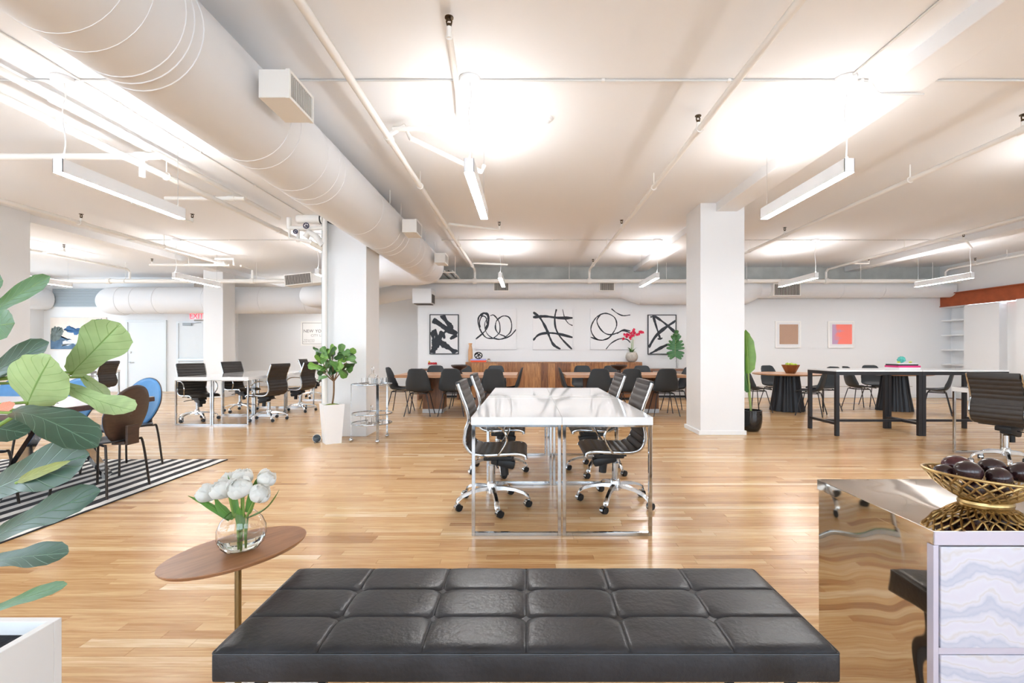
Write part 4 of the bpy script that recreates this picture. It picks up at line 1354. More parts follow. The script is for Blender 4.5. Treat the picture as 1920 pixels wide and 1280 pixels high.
MB().bev(-bw + .02, bw - .02, -bdp + .03, bdp - .03, BZ - .095, BZ - .083, .002).obj('base_board', BLKMET, bn)

# ================================================================ oval side table with tulips
STC, STZ = Vector((-.972, 1.615, 0)), .53
st = thing('side_table', 'oval walnut side table on a brass post left of the bench', 'side table', STC, R(58))
A_, B_ = .230, .150
TOPW = wood('oval_top_wood', '#8A5B3A', '#A9764E', .35, 3, (2.0, 16, 16))
el = lambda s, z: [Vector((A_ * s * math.cos(2 * PI * k / 64), B_ * s * math.sin(2 * PI * k / 64), z)) for k in range(64)]
mb = MB().grid([el(.955, STZ - .014), el(.985, STZ - .008), el(1.0, STZ - .003), el(.997, STZ)], closed=True)
mb.f.append(tuple(range(64)))
mb.f.append(tuple(range(192, 256)))
mb.obj('tabletop', TOPW, st, True, 30)
MB().cyl((0, 0, .02), (0, 0, STZ - .014), .0105, n=20).obj('post', mat('aged_brass', '#94805C', .3, 1.0), st, True)
MB().bev(-.21, .21, -.13, .13, 0, .02, .003).obj('base_plate', mat('white_marble', '#E7E8E9', .3, var=.06, vscale=5), st)

vz = STZ + .001
VC = Vector((-.951, 1.60, vz))
va = thing('glass_vase', 'clear pillow shaped glass vase on the oval side table', 'vase', VC, R(35))
vp = [(.030, 0.0), (.050, .004), (.066, .022), (.074, .05), (.073, .078), (.062, .104), (.045, .122), (.036, .130)]
vi = [(r - .0022, z + (.004 if i == 0 else .001)) for i, (r, z) in enumerate(vp)]
mb = MB()
n = 40
for prof in (vp, vi):
    mb.lathe([(max(r, .001), z) for r, z in prof], n, sx=1.0, sy=.55)
me_v = MB()
rows = [[Vector((r * math.cos(2 * PI * k / n), r * .55 * math.sin(2 * PI * k / n), z)) for k in range(n)] for r, z in ([(.0005, 0.0)] + vp + list(reversed(vi)) + [(.0005, .005)])]
me_v.grid(rows, closed=True)
me_v.obj('glass_body', GLASS, va, True, 50)
wp = [(r - .0026, z) for r, z in [(.030, .0055), (.047, .008), (.0655, .024), (.0735, .044)]]
MB().lathe([(.0005, .0055)] + wp + [(.0005, .044)], n, sx=1.0, sy=.54).obj('water', mat('vase_water', '#F4FAF4', .0, trans=1.0, ior=1.33), va, True, 50)
TULW = mat('white_petal', '#FAFAF6', .55, sheen=.3)
TULW.node_tree.nodes['Principled BSDF'].inputs['Subsurface Radius'].default_value = (.01, .01, .008)
_nt = TULW.node_tree
_df, _tr, _mx = _nt.nodes.new('ShaderNodeBsdfDiffuse'), _nt.nodes.new('ShaderNodeBsdfTranslucent'), _nt.nodes.new('ShaderNodeMixShader')
for _n in (_df, _tr):
    _n.inputs['Color'].default_value = (.95, .95, .92, 1)
_mx.inputs[0].default_value = .4
_nt.links.new(_df.outputs[0], _mx.inputs[1])
_nt.links.new(_tr.outputs[0], _mx.inputs[2])
_nt.links.new(_mx.outputs[0], _nt.nodes['Material Output'].inputs['Surface'])
STEMG = mat('tulip_stem', '#7E9A4C', .5)
TULL = leafmat('tulip_leaf', '#5F8E3C', '#86AE58', .45, side=0.5)
def tulip(label, px, py, Y, rad, tilt, leafdir=None, seed=0):
    c = P(px, py, Y)                       # flower head centre
    rad *= 1.08
    root = VC + Vector((0.012 * math.cos(seed * 2.1), .008 * math.sin(seed * 2.1), .016))
    t = thing('tulip', label, 'flower', root, 0, 'white tulips in the glass vase')
    q = c - root
    mid = Vector((q.x * .30, q.y * .3, q.z * .52))
    neck = Vector((q.x * .14, q.y * .14, .10))
    ax = (q - mid).normalized()
    ax = (ax + Vector(tilt)).normalized()
    MB().tube(spline([Vector((0, 0, 0)), neck, mid, q - ax * rad * .9], 5), .0032, 8).obj('stem', STEMG, t, True)
    zq = Vector((0, 0, 1)).rotation_difference(ax).to_matrix()
    rr = random.Random(seed)
    for ring, (cnt, r0, r1, ln, wd) in enumerate(((3, .18, .42, 1.5, 1.15), (4, .3, .72, 1.75, 1.25), (4, .36, .98, 1.7, 1.3))):
        for k in range(cnt):
            a = 2 * PI * k / cnt + ring * .7 + rr.uniform(-.2, .2)
            d = Vector((math.cos(a), math.sin(a), 0))
            s = Vector((-d.y, d.x, 0))
            rows = []
            for i in range(8):
                v = i / 7
                bulge = math.sin(PI * v * (.95, .86, .74)[ring])
                out = rad * (r0 * .3 + (r1 * (.95 + rr.uniform(-.03, .03))) * bulge)
                z = rad * (-.85 + ln * v)
                w = rad * wd * .5 * lerp_tab(PETAL, v)
                row = []
                for j in range(6):
                    u = j / 5 * 2 - 1
                    p = d * (out - rad * .34 * u * u * bulge) + s * (u * w) + Vector((0, 0, z + rad * .06 * math.sin(5 * u + seed + k) * v))
                    row.append(q + zq @ p)
                rows.append(row)
            MB().grid(rows).obj('petal', TULW, t, True, 80)
    MB().ball(q + ax * rad * .16, rad * .66, rad * .66, rad * .66, 12).obj('flower_core', TULW, t, True)
    if leafdir:
        for (bx, by, tx, ty, wd, bow) in leafdir:
            b = P(bx, by, VC.y - .01) - root
            e = P(tx, ty, VC.y - .03) - root
            mbl = MB()
            leaf(mbl, b, e, wd * 1.7, Vector((.3, 1, .4)) if abs(tx - bx) > abs(ty - by) * .8 else Vector((1, .25, 0)), LANCE, bow, .25, 0, 5, 10)
            mbl.obj('leaf', TULL, t, True, 80)
tulip('white tulip at far left of the bouquet', 389, 926, 1.58, .030, (-.6, -.1, 0), [(430, 975, 352, 929, .014, -.10)], 1)
tulip('white tulip second from the left in bouquet', 417, 919, 1.55, .033, (-.25, -.35, 0), [(438, 972, 402, 934, .020, .1)], 2)
tulip('large white tulip at front centre of bouquet', 450, 916, 1.53, .036, (.0, -.5, 0), [(452, 994, 447, 948, .018, .0)], 3)
tulip('white tulip at top centre of bouquet', 455, 898, 1.58, .031, (.0, .1, 0), [(446, 960, 424, 908, .012, .1)], 4)
tulip('white tulip behind at upper left of bouquet', 433, 901, 1.62, .028, (-.1, .2, 0), [(440, 962, 427, 890, .010, .05)], 5)
tulip('white tulip at upper right of bouquet', 497, 899, 1.58, .029, (.45, 0, 0), [(462, 960, 488, 888, .018, .05)], 6)
tulip('white tulip at lower right of bouquet', 486, 926, 1.53, .030, (.5, -.4, .0), [(462, 972, 524, 917, .020, -.12)], 7)

# ================================================================ mirrored chest with basket of plums
def wavy_metal():
    m = mat('polished_wavy_steel', '#CFC6BA', .035, 1.0)
    nt = m.node_tree
    b = nt.nodes['Principled BSDF']
    tc = nt.nodes.new('ShaderNodeTexCoord')
    n = nt.nodes.new('ShaderNodeTexNoise')
    n.inputs['Scale'].default_value = 3.6
    n.inputs['Detail'].default_value = 0.0
    n.inputs['Distortion'].default_value = .6
    nt.links.new(tc.outputs['Object'], n.inputs['Vector'])
    bp = nt.nodes.new('ShaderNodeBump')
    bp.inputs['Strength'].default_value = .22
    bp.inputs['Distance'].default_value = .02
    nt.links.new(n.outputs['Fac'], bp.inputs['Height'])
    nt.links.new(bp.outputs[0], b.inputs['Normal'])
    return m
WAVY = wavy_metal()
def painted_reflection():  # wavy window reflection of polished steel fronts, painted in as lilac bands
    m = bpy.data.materials.new('drawer_front_reflection')
    m.use_nodes = True
    nt = m.node_tree
    b = nt.nodes['Principled BSDF']
    b.inputs['Roughness'].default_value = .12
    b.inputs['Coat Weight'].default_value = .5
    tc = nt.nodes.new('ShaderNodeTexCoord')
    mp = nt.nodes.new('ShaderNodeMapping')
    mp.inputs['Rotation'].default_value = (0, R(90), R(12))
    nt.links.new(tc.outputs['Object'], mp.inputs['Vector'])
    wv = nt.nodes.new('ShaderNodeTexWave')
    wv.inputs['Scale'].default_value = 4.0
    wv.inputs['Distortion'].default_value = 7.0
    wv.inputs['Detail'].default_value = 4
    wv.inputs['Detail Scale'].default_value = 1.6
    nt.links.new(mp.outputs[0], wv.inputs['Vector'])
    cr_ = nt.nodes.new('ShaderNodeValToRGB')
    e = cr_.color_ramp.elements
    e[0].position, e[0].color = 0, hexc('#B7B7C4')
    e[1].position, e[1].color = 1, hexc('#C5C1CC')
    for p_, c_ in ((.1, '#AEB0C0'), (.25, '#BEBDC8'), (.5, '#C6C4CD'), (.7, '#C2BCBC'), (.85, '#C8C6CF')):
        k = e.new(p_)
        k.color = hexc(c_)
    nt.links.new(wv.outputs['Color'], cr_.inputs[0])
    nt.links.new(cr_.outputs[0], b.inputs['Base Color'])
    return m
DRAWER_REFL = painted_reflection()
KX, KY0, KY1, KZ = 1.008, 1.19, 1.668, .75
kb = thing('mirrored_chest', 'mirror polished metal chest with lilac window reflections painted on drawer fronts at right', 'chest', (KX, KY0, 0))
KW, KD = 1.1, KY1 - KY0
MB().box(.004, KW - .004, .02, KD - .004, .02, KZ - .036).obj('carcass', WAVY, kb)
MB().bev(0, KW, 0, KD, KZ - .035, KZ, .0015).obj('top_slab', WAVY, kb)
FRM = mat('chest_frame_reflection', '#C3BDCB', .18, .25)  # lilac tint paints the window reflection into the steel frame colour
MB().box(.001, KW - .001, -.0025, -.0002, KZ - .034, KZ - .001).obj('top_edge_reflection', FRM, kb)  # strip added to carry the painted reflection along the slab edge
MB().bev(0, .013, 0, .02, .02, KZ - .036, .001).obj('front_stile', FRM, kb)
MB().bev(KW - .013, KW, 0, .02, .02, KZ - .036, .001).obj('front_stile', FRM, kb)
zt = KZ - .038
for k in range(3):
    z1_, z0_ = zt - k * .268, zt - k * .268 - .25
    if z0_ < .03:
        z0_ = .03
    if z1_ - z0_ < .05:
        break
    MB().bev(.0155, KW - .0155, -.004, .019, z0_, z1_, .002).obj('drawer', DRAWER_REFL, kb)
    MB().box(.013, KW - .013, .0, .02, z0_ - .017, z0_ - .001).obj('rail', FRM, kb)
MB().box(.03, KW - .03, .03, KD - .03, 0, .02).obj('toe_kick', BLACKP, kb)

GOLD = mat('aged_gold', '#B79A68', .34, 1.0, var=.2, vscale=60)
bk = thing('gold_basket', 'oval gold lattice basket on the mirrored chest', 'basket', (1.352, 1.415, KZ), R(-6))
bp_ = [(.055, .012), (.075, .018), (.105, .036), (.135, .062), (.158, .092)]
def bsk(q, s):
    """point on the basket wall: s from 0 foot to 1 rim"""
    r = lerp_tab([(i / 4, a) for i, (a, b) in enumerate(bp_)], s)
    z = lerp_tab([(i / 4, b) for i, (a, b) in enumerate(bp_)], s)
    dip = -.012 * (1 - abs(math.cos(q))) * s
    return Vector((r * 0.98 * math.cos(q), r * .78 * math.sin(q), z + dip))
lat = MB()
NW = 26
for k in range(NW):
    for sg in (-1, 1):
        lat.tube([bsk(2 * PI * k / NW + sg * .85 * s / 7, s / 7) for s in range(8)], .0034 if sg > 0 else .0028, 6)
lat.obj('lattice', GOLD, bk, True)
for s, r in ((1.0, .0042), (.97, .003), (0.0, .004)):
    MB().tube([bsk(2 * PI * k / 48, s) for k in range(48)], r, 8, closed=True).obj('rim_wire', GOLD, bk, True)
MB().lathe([(.0005, .006), (.058, .006), (.062, .0005), (.066, .0005), (.064, .008), (.056, .014), (.0005, .012)], 36, sx=1.06, sy=.8).obj('foot', GOLD, bk, True)
PLUM = mat('dark_plum_skin', '#2C1719', .22, var=.5, vscale=14, coat=.3)
def plum(label, dx, dy, dz, r, rot, m=PLUM):
    t = thing('plum', label, 'plum', Vector((1.352 + dx, 1.415 + dy, KZ + dz)), 0, 'dark plums in the gold basket')
    MB().ball((0, 0, 0), r * 1.25, r, r * .95, 20, Euler((0, R(rot[1]), R(rot[0]))).to_matrix()).obj('flesh', m, t, True)
    v = Euler((0, R(rot[1]), R(rot[0]))).to_matrix() @ Vector((r * 1.25, 0, 0))
    MB().ball(v * .985, .004, .004, .004, 8).obj('stem_scar', mat('plum_scar', '#5A3A2A', .6), t)
plum('dark plum at far left of the gold basket', -.096, .03, .08, .026, (10, 0))
plum('large purple plum at front left of the gold basket', -.065, -.015, .094, .033, (20, 12))
plum('reddish plum behind the front left plum', -.035, .055, .096, .031, (-30, 0), mat('red_plum_skin', '#4A1C22', .25, var=.4, vscale=12, coat=.3))
plum('dark plum in the middle front of basket', 0.005, -.035, .082, .031, (40, 0))
plum('dark plum at rear right of basket', .055, .035, .092, .031, (0, 15))
plum('large dark plum at right of the basket', .098, -.012, .091, .031, (-15, -10))
plum('dark plum low behind the lattice at left', -.045, -.01, .045, .028, (60, 0))
plum('dark plum low behind the lattice at right', .045, .0, .047, .028, (-20, 0))

# ================================================================ large fig in white planter at left
fp = thing('white_planter_box', 'white square planter box at bottom left corner', 'planter', (-1.56, 1.08, 0))
hx, hy, hz_, th = .26, .262, .452, .022
MB().bev(-hx, hx, -hy, -hy + th, 0, hz_, .002).bev(-hx, hx, hy - th, hy, 0, hz_, .002).bev(-hx, -hx + th, -hy + th, hy - th, 0, hz_, .002).bev(hx - th, hx, -hy + th, hy - th, 0, hz_, .002).obj('box_wall', THING_WHITE, fp)
MB().box(-hx + th, hx - th, -hy + th, hy - th, .02, .415).obj('soil', mat('dark_soil', '#22252B', .9, bump=.6, bscale=40), fp)
fg = thing('fiddle_leaf_fig', 'fiddle leaf fig with large green leaves reaching in from the left edge', 'plant', (-1.56, 1.10, .415))
FO = Vector((-1.56, 1.10, .415))
BARK = mat('fig_bark', '#7A5E43', .8, var=.2, vscale=30)
trunk = spline([Vector((0, 0, 0)), Vector((.02, .03, .3)), Vector((-.02, .06, .6)), Vector((.03, .05, .9)), Vector((.0, .08, 1.2))], 5)
MB().tube(trunk, [.017 - .008 * i / (len(trunk) - 1) for i in range(len(trunk))], 10).obj('trunk', BARK, fg, True)
FL_ = leafmat('fig_leaf_light', '#A6BE84', '#6F9648', .5, .4)
FM_ = leafmat('fig_leaf_mid', '#4F7649', '#82A36C', .4)
FD_ = leafmat('fig_leaf_dark', '#35523F', '#5F8268', .38)
FY_ = leafmat('fig_leaf_olive', '#8A9350', '#AEB26C', .5)
PET = mat('petiole_green', '#7C9A4A', .5)
def fleaf(b, t, Yb, Yt, wpx, sgn, m, bow=.06, cup=.12, ripple=.03, seed=0, prof=FIG, stem=True):
    pb, ptp = P(b[0], b[1], Yb) - FO, P(t[0], t[1], Yt) - FO
    width = min(.5 * (ptp - pb).length, 1.45 * wpx / F * (Yb + Yt) / 2) if prof is FIG else wpx / F * Yb * 1.15
    roll = sgn * math.degrees(math.acos(min(1.0, wpx / F * (Yb + Yt) / 2 / width)))
    ax = (ptp - pb).normalized()
    view = (P(b[0], b[1], Yb) - Vector((0, 0, H))).normalized()
    s0 = ax.cross(view).normalized()
    side = s0 * math.cos(R(roll)) + view * math.sin(R(roll))
    mb = MB()
    rk = abs(math.cos(R(roll)))
    leaf(mb, pb, ptp, width, side, prof, bow * (.35 + .65 * rk), cup * (.3 + .7 * rk), ripple * .6, 9, 27, seed)
    mb.obj('leaf', m, fg, True, 80)
    if stem:
        z = min(1.15, max(.15, pb.z - .06))
        tr = min(trunk, key=lambda q: abs(q.z - z))
        MB().tube(spline([tr, tr.lerp(pb, .55) + Vector((0, 0, .015)), pb + ax * .012], 6), .0035, 7).obj('petiole', PET, fg, True)
    MB().tube([pb, pb.lerp(ptp, .25) + (ax.cross(side)).normalized() * (-.001)], [.003, .001], 6).obj('midrib', PET, fg, True)
fleaf((132, 702), (226, 606), 1.24, 1.20, 80, 1, FL_, .03, .1, .04, 1)
fleaf((50, 760), (96, 668), 1.15, 1.10, 88, 1, FL_, .04, -.12, .05, 2, OVAL)
fleaf((108, 717), (251, 769), 1.22, 1.05, 30, 1, FL_, -.06, .2, .05, 3)
fleaf((150, 702), (206, 752), 1.30, 1.27, 24, -1, FL_, -.05, .2, .03, 4)
fleaf((20, 772), (184, 836), 1.12, .98, 46, 1, FD_, .10, .25, .05, 5)
fleaf((40, 766), (152, 806), 1.22, 1.18, 36, 1, FD_, .10, .2, .05, 6)
fleaf((-25, 925), (168, 852), 1.08, .98, 58, 1, FD_, .06, .2, .05, 7)
fleaf((30, 905), (132, 864), 1.02, .965, 16, 1, FY_, .06, .1, .05, 8, OVAL, False)
fleaf((-25, 1016), (188, 920), 1.08, 1.0, 38, 1, FD_, .05, .2, .04, 9)
fleaf((-30, 1056), (128, 1036), 1.10, 1.02, 32, 1, FD_, .04, .2, .04, 10)
fleaf((-30, 1152), (126, 1094), 1.12, 1.05, 17, 1, FM_, .04, .2, .05, 11)
fleaf((-40, 606), (94, 518), 1.22, 1.14, 23, 1, FM_, .04, .2, .05, 12)
fleaf((-45, 618), (28, 606), 1.20, 1.15, 40, 1, FM_, .04, .1, .05, 13)
fleaf((-45, 724), (92, 642), 1.18, 1.10, 30, 1, FD_, .06, .2, .05, 14)
fleaf((-60, 680), (26, 696), 1.24, 1.22, 42, 1, FD_, .04, .1, .05, 15)
fleaf((-50, 800), (52, 812), 1.25, 1.22, 38, 1, FD_, .04, .1, .04, 16)
fleaf((-45, 540), (5, 524), 1.25, 1.22, 26, 1, FM_, .04, .1, .04, 17)
fleaf((-8, 772), (28, 756), 1.13, 1.12, 18, 1, leafmat('fig_bud', '#D98C70', '#E6B08E', .5), .02, .1, 0, 18, OVAL)
MB().tube(spline([P(128, 703, 1.24) - FO, P(95, 730, 1.2) - FO, P(48, 764, 1.15) - FO, P(10, 790, 1.14) - FO, P(-60, 830, 1.12) - FO], 5), .0045, 8).obj('branch', PET, fg, True)

# ================================================================ left dining set on striped rug
rg = thing('striped_rug', 'black and white striped rug under the left dining set', 'rug', (-3.25, 2.0, 0))
def stripe_mat():
    m = bpy.data.materials.new('striped_weave')
    m.use_nodes = True
    nt = m.node_tree
    b = nt.nodes['Principled BSDF']
    b.inputs['Roughness'].default_value = .95
    tc = nt.nodes.new('ShaderNodeTexCoord')
    sp = nt.nodes.new('ShaderNodeSeparateXYZ')
    n = nt.nodes.new('ShaderNodeTexNoise')
    n.inputs['Scale'].default_value = 5
    nt.links.new(tc.outputs['Object'], n.inputs['Vector'])
    nt.links.new(tc.outputs['Object'], sp.inputs[0])
    ma = nt.nodes.new('ShaderNodeMath')
    ma.operation = 'MULTIPLY_ADD'
    nt.links.new(n.outputs['Fac'], ma.inputs[0])
    ma.inputs[1].default_value = .03
    nt.links.new(sp.outputs[0], ma.inputs[2])
    m2 = nt.nodes.new('ShaderNodeMath')
    m2.operation = 'MULTIPLY'
    nt.links.new(ma.outputs[0], m2.inputs[0])
    m2.inputs[1].default_value = 1 / .148
    fr = nt.nodes.new('ShaderNodeMath')
    fr.operation = 'FRACT'
    nt.links.new(m2.outputs[0], fr.inputs[0])
    gt = nt.nodes.new('ShaderNodeMath')
    gt.operation = 'GREATER_THAN'
    nt.links.new(fr.outputs[0], gt.inputs[0])
    gt.inputs[1].default_value = .52
    mx = nt.nodes.new('ShaderNodeMix')
    mx.data_type = 'RGBA'
    mx.inputs[6].default_value = hexc('#2B2B2F')
    mx.inputs[7].default_value = hexc('#E9E6E1')
    nt.links.new(gt.outputs[0], mx.inputs[0])
    nt.links.new(mx.outputs[2], b.inputs['Base Color'])
    return m
MB().bev(-3.6, 0, 0, 3.22, 0, .008, .002).obj('weave', stripe_mat(), rg)
lt = thing('dining_table', 'pale topped table with chrome trestle legs on the striped rug', 'dining table', (-4.6, 3.94, .008))
MB().bev(-1.05, 1.05, -.64, .64, .70, .742, .004).obj('edge_board', wood('dark_edge', '#4A3328', '#64463A', .4, 3, (2, 12, 12)), lt)
MB().bev(-1.045, 1.045, -.635, .635, .7421, .746, .001).obj('top_veneer', mat('pale_greywash_top', '#CFC9C6', .25), lt)
for sx in (-.72, .72):
    for sy in (-1, 1):
        MB().bev(-.022, .022, -.035, .035, 0, .88, .003, Matrix.Translation((sx, sy * .52, 0)) @ Matrix.Rotation(R(36 * sy), 4, 'X') @ Matrix.Translation((0, 0, 0.03))).obj('trestle_leg', CHROME, lt)
MB().bev(-.69, .69, -.02, .02, .62, .66, .002).obj('stretcher', CHROME, lt)
PLYB = wood('dark_plywood', '#3B2C25', '#4E3B31', .35, 4, (3, 3, 14))
PLYF = mat('sky_reflection_blue', '#4A7FB0', .35, var=.12, vscale=8)  # blue of the back sheet paints sky reflected in dark ply
PLYS = mat('black_stained_ply', '#2E2F33', .35, var=.1)
def make_ply_chair():
    t = thing('plywood_chair', '', 'chair', (0, 0, 0), 0, 'oval backed plywood chairs on the striped rug')
    def disc(off, th, name, m, sc):
        rows = []
        for i in range(9):
            r = i / 8
            row = []
            for k in range(40):
                q = 2 * PI * k / 40
                y = .222 * sc * r * math.cos(q)
                z = .248 * sc * r * math.sin(q)
                taper = 1 - .18 * max(0, -z / .25)
                y *= taper
                x = -.205 - (z) * .26 + .55 * y * y + off
                row.append(Vector((x, y, .645 + z)))
            rows.append(row)
        o = MB().grid(rows, closed=True).obj(name, m, t, True, 80)
        s = o.modifiers.new('thickness', 'SOLIDIFY')
        s.thickness = th
        s.offset = 0
        return o
    disc(-.004, .009, 'backrest', PLYB, 1.0)
    disc(.004, .006, 'back_sky_reflection', PLYF, .985)
    rows = []
    for i in range(9):
        r = i / 8
        rows.append([Vector((.03 + .225 * r * math.copysign(abs(math.cos(q)) ** .75, math.cos(q)), .222 * r * math.copysign(abs(math.sin(q)) ** .75, math.sin(q)), .438 - .012 * math.cos(r * 2) - .03 * max(0, math.cos(q)) * r ** 4)) for q in [2 * PI * k / 40 for k in range(40)]])
    o = MB().grid(rows, closed=True).obj('seat', PLYS, t, True, 80)
    s = o.modifiers.new('thickness', 'SOLIDIFY')
    s.thickness = .011
    MB().bev(-.225, -.12, -.07, .07, .405, .43, .004).bev(-.215, -.195, -.06, .06, .40, .56, .004, Matrix.Translation((-.03, 0, 0))).obj('back_bracket', PLYB, t)
    for sx in (1, -1):
        for sy in (1, -1):
            MB().tube(spline([Vector((.02 * sx + .02, .10 * sy, .418)), Vector((.16 * sx + .02, .165 * sy, .415)), Vector((.195 * sx + .02, .185 * sy, .38)), Vector((.23 * sx + .02, .215 * sy, 0))], 5), .0095, 8).obj('leg', mat('bronze_metal', '#3A332E', .35, .6), t, True)
    return t
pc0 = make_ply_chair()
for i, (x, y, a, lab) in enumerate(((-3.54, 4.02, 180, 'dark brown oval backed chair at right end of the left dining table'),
                                    (-4.02, 4.80, 262, 'oval backed chair with painted blue sky reflection behind the dark brown chair'),
                                    (-4.70, 4.80, 270, 'oval backed chair with painted blue sky reflection on far side of left dining table'),
                                    (-5.36, 4.80, 270, 'oval backed chair with painted blue sky reflection at left edge behind the fig leaves'),
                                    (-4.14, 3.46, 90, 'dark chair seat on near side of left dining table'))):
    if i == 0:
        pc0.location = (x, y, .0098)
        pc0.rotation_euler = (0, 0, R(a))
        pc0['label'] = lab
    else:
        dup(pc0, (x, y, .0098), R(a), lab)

# ================================================================ fig tree in tall planter
PX, PY = -2.515, 6.19
tp = thing('tall_planter', 'tall tapered white planter in front of the left column', 'planter', (PX, PY, 0), R(35))
def frust(s0, s1, z0, z1):
    return [Vector((x * s, y * s, z)) for s, z in ((s0, z0), (s1, z1)) for x, y in ((-1, -1), (1, -1), (1, 1), (-1, 1))]
v8 = frust(.095, .128, 0, .50)
MB().add(v8 + frust(.118, .118, .5, .46), [(0, 1, 2, 3), (0, 1, 5, 4), (1, 2, 6, 5), (2, 3, 7, 6), (3, 0, 4, 7), (4, 5, 9, 8), (5, 6, 10, 9), (6, 7, 11, 10), (7, 4, 8, 11), (8, 9, 13, 12), (9, 10, 14, 13), (10, 11, 15, 14), (11, 8, 12, 15), (12, 13, 14, 15)]).obj('pot', THING_WHITE, tp)
ft = thing('fig_tree', 'small fiddle leaf fig tree with bushy green crown in tall planter', 'plant', (PX, PY, .465))
FT = Vector((PX, PY, .465))
moss = MB()
rows = []
for i in range(7):
    r = i / 6
    rows.append([Vector((.155 * r * math.cos(q), .155 * r * math.sin(q), .035 * (1 - r * r) + .006 * math.sin(q * 7 + i * 2))) if True else None for q in [2 * PI * k / 20 for k in range(20)]])
M45 = Matrix.Rotation(R(35), 4, 'Z')
rows = []
for i in range(9):
    rows.append([M45 @ Vector((-.112 + .224 * i / 8, -.112 + .224 * j / 8, .006 + .026 * math.sin(PI * i / 8) * math.sin(PI * j / 8) + random.uniform(0, .012))) for j in range(9)])
MB().grid(rows).obj('moss', mat('moss', '#7B8B3A', .95, var=.3, vscale=40, bump=.8, bscale=90), ft, True)
def tz(px, py, dy=0.0):
    return P(px, py, PY + dy) - FT
fork = tz(626, 715)
MB().tube(spline([Vector((0, 0, 0)), tz(625.5, 740), fork], 4), .011, 10).obj('trunk', BARK, ft, True)
br = [(604, 678, -.05), (612, 668, .08), (640, 670, .05), (650, 678, -.08), (634, 690, -.12), (622, 665, -.04), (645, 655, .03), (600, 690, .06)]
for px, py, dy in br:
    MB().tube(spline([fork, fork.lerp(tz(px, py, dy), .5) + Vector((0, 0, -.01)), tz(px, py, dy)], 4), [.007] * 5 + [.005] * 3 + [.004], 7).obj('branch', BARK, ft, True)
G1 = leafmat('tree_leaf', '#4F7C36', '#86A95C', .35)
G2 = leafmat('tree_leaf_bright', '#6C9A3E', '#A2C066', .4)
G3 = leafmat('tree_leaf_dark', '#365A30', '#6C8F52', .35)
tl = [((604, 690), (577, 684), .10, 0, G2), ((603, 683), (592, 664), .06, 1, G2), ((612, 668), (605, 652), .09, 2, G1), ((608, 662), (588, 652), .05, 3, G3), ((614, 663), (625, 645), .06, 4, G2),
      ((617, 670), (628, 650), .05, 5, G3), ((638, 668), (642, 644), .10, 6, G1), ((642, 670), (667, 655), .09, 7, G2), ((646, 674), (668, 671), .09, 8, G1), ((645, 682), (664, 686), .13, 9, G3),
      ((634, 688), (650, 708), .10, 10, G1), ((632, 695), (653, 700), .09, 11, G3), ((612, 672), (602, 676), .10, 12, G1), ((618, 678), (634, 688), .12, 13, G1), ((622, 684), (623, 700), .11, 14, G3),
      ((610, 684), (605, 696), .10, 15, G1), ((612, 696), (597, 700), .08, 16, G3), ((615, 706), (596, 711), .07, 17, G1), ((640, 664), (655, 660), .10, 18, G1), ((636, 676), (640, 690), .09, 19, G2),
      ((622, 668), (612, 660), .09, 20, G1), ((648, 662), (663, 664), .08, 21, G3), ((626, 672), (646, 668), .10, 22, G3), ((600, 672), (595, 660), .06, 23, G1), ((612, 690), (620, 676), .12, 24, G1),
      ((650, 690), (660, 694), .10, 25, G1), ((598, 655), (588, 652), .04, 26, G3), ((655, 676), (669, 679), .05, 27, G1)]
rx_ = random.Random(21)
for k in range(18):
    a_ = rx_.uniform(0, 2 * PI)
    q0_ = (622 + 22 * math.cos(a_) * rx_.random(), 678 + 14 * math.sin(a_) * rx_.random())
    tl.append((q0_, (q0_[0] + 15 * math.cos(a_), q0_[1] + 13 * math.sin(a_) - 3), rx_.uniform(.07, .11), 30 + k, rx_.choice((G1, G2, G3, G3))))
rt_ = random.Random(11)
for (b, e, wd, k, m) in tl:
    d0, d1 = rt_.uniform(-.12, .10), rt_.uniform(-.16, .12)
    pb, pe = tz(b[0], b[1], d0), tz(e[0], e[1], d1)
    pe = pb + (pe - pb) * (1.15 if (pe - pb).length < .13 else 1)
    sd_ = (pe - pb).cross(Vector((rt_.uniform(-.4, .4), 1, rt_.uniform(-.4, .6))))
    mb = MB()
    leaf(mb, pb, pe, wd, sd_, FIG, rt_.uniform(-.1, .12), .15, .04, 7, 11, k)
    mb.obj('leaf', m, ft, True, 80)

# small floor spotlight beside the planter
sl = thing('floor_spotlight', 'small white floor spotlight with dark lens beside the tall planter', 'spotlight', PF(594, 829.5), R(-62))
Ms = Matrix.Translation((0, 0, .055)) @ Matrix.Rotation(R(78), 4, 'Y')
MB().lathe([(.02, -.15), (.028, -.14), (.05, -.02), (.052, 0), (.047, .0), (.045, -.01), (.001, -.012)], 24, M=Ms).obj('lamp_body', THING_WHITE, sl, True)
MB().lathe([(.001, .014), (.03, .012), (.047, .004), (.051, -.004), (.051, -.014)], 24, M=Ms).obj('lens', mat('dark_lens', '#3E464C', .12), sl, True)
MB().tube([(-.14, 0, .03), (-.2, .01, .01), (-.26, .04, .005)], .004, 6).obj('cord', BLACKP, sl)
MB().bev(-.05, .02, -.03, .03, 0, .008, .002).obj('foot', BLACKP, sl)

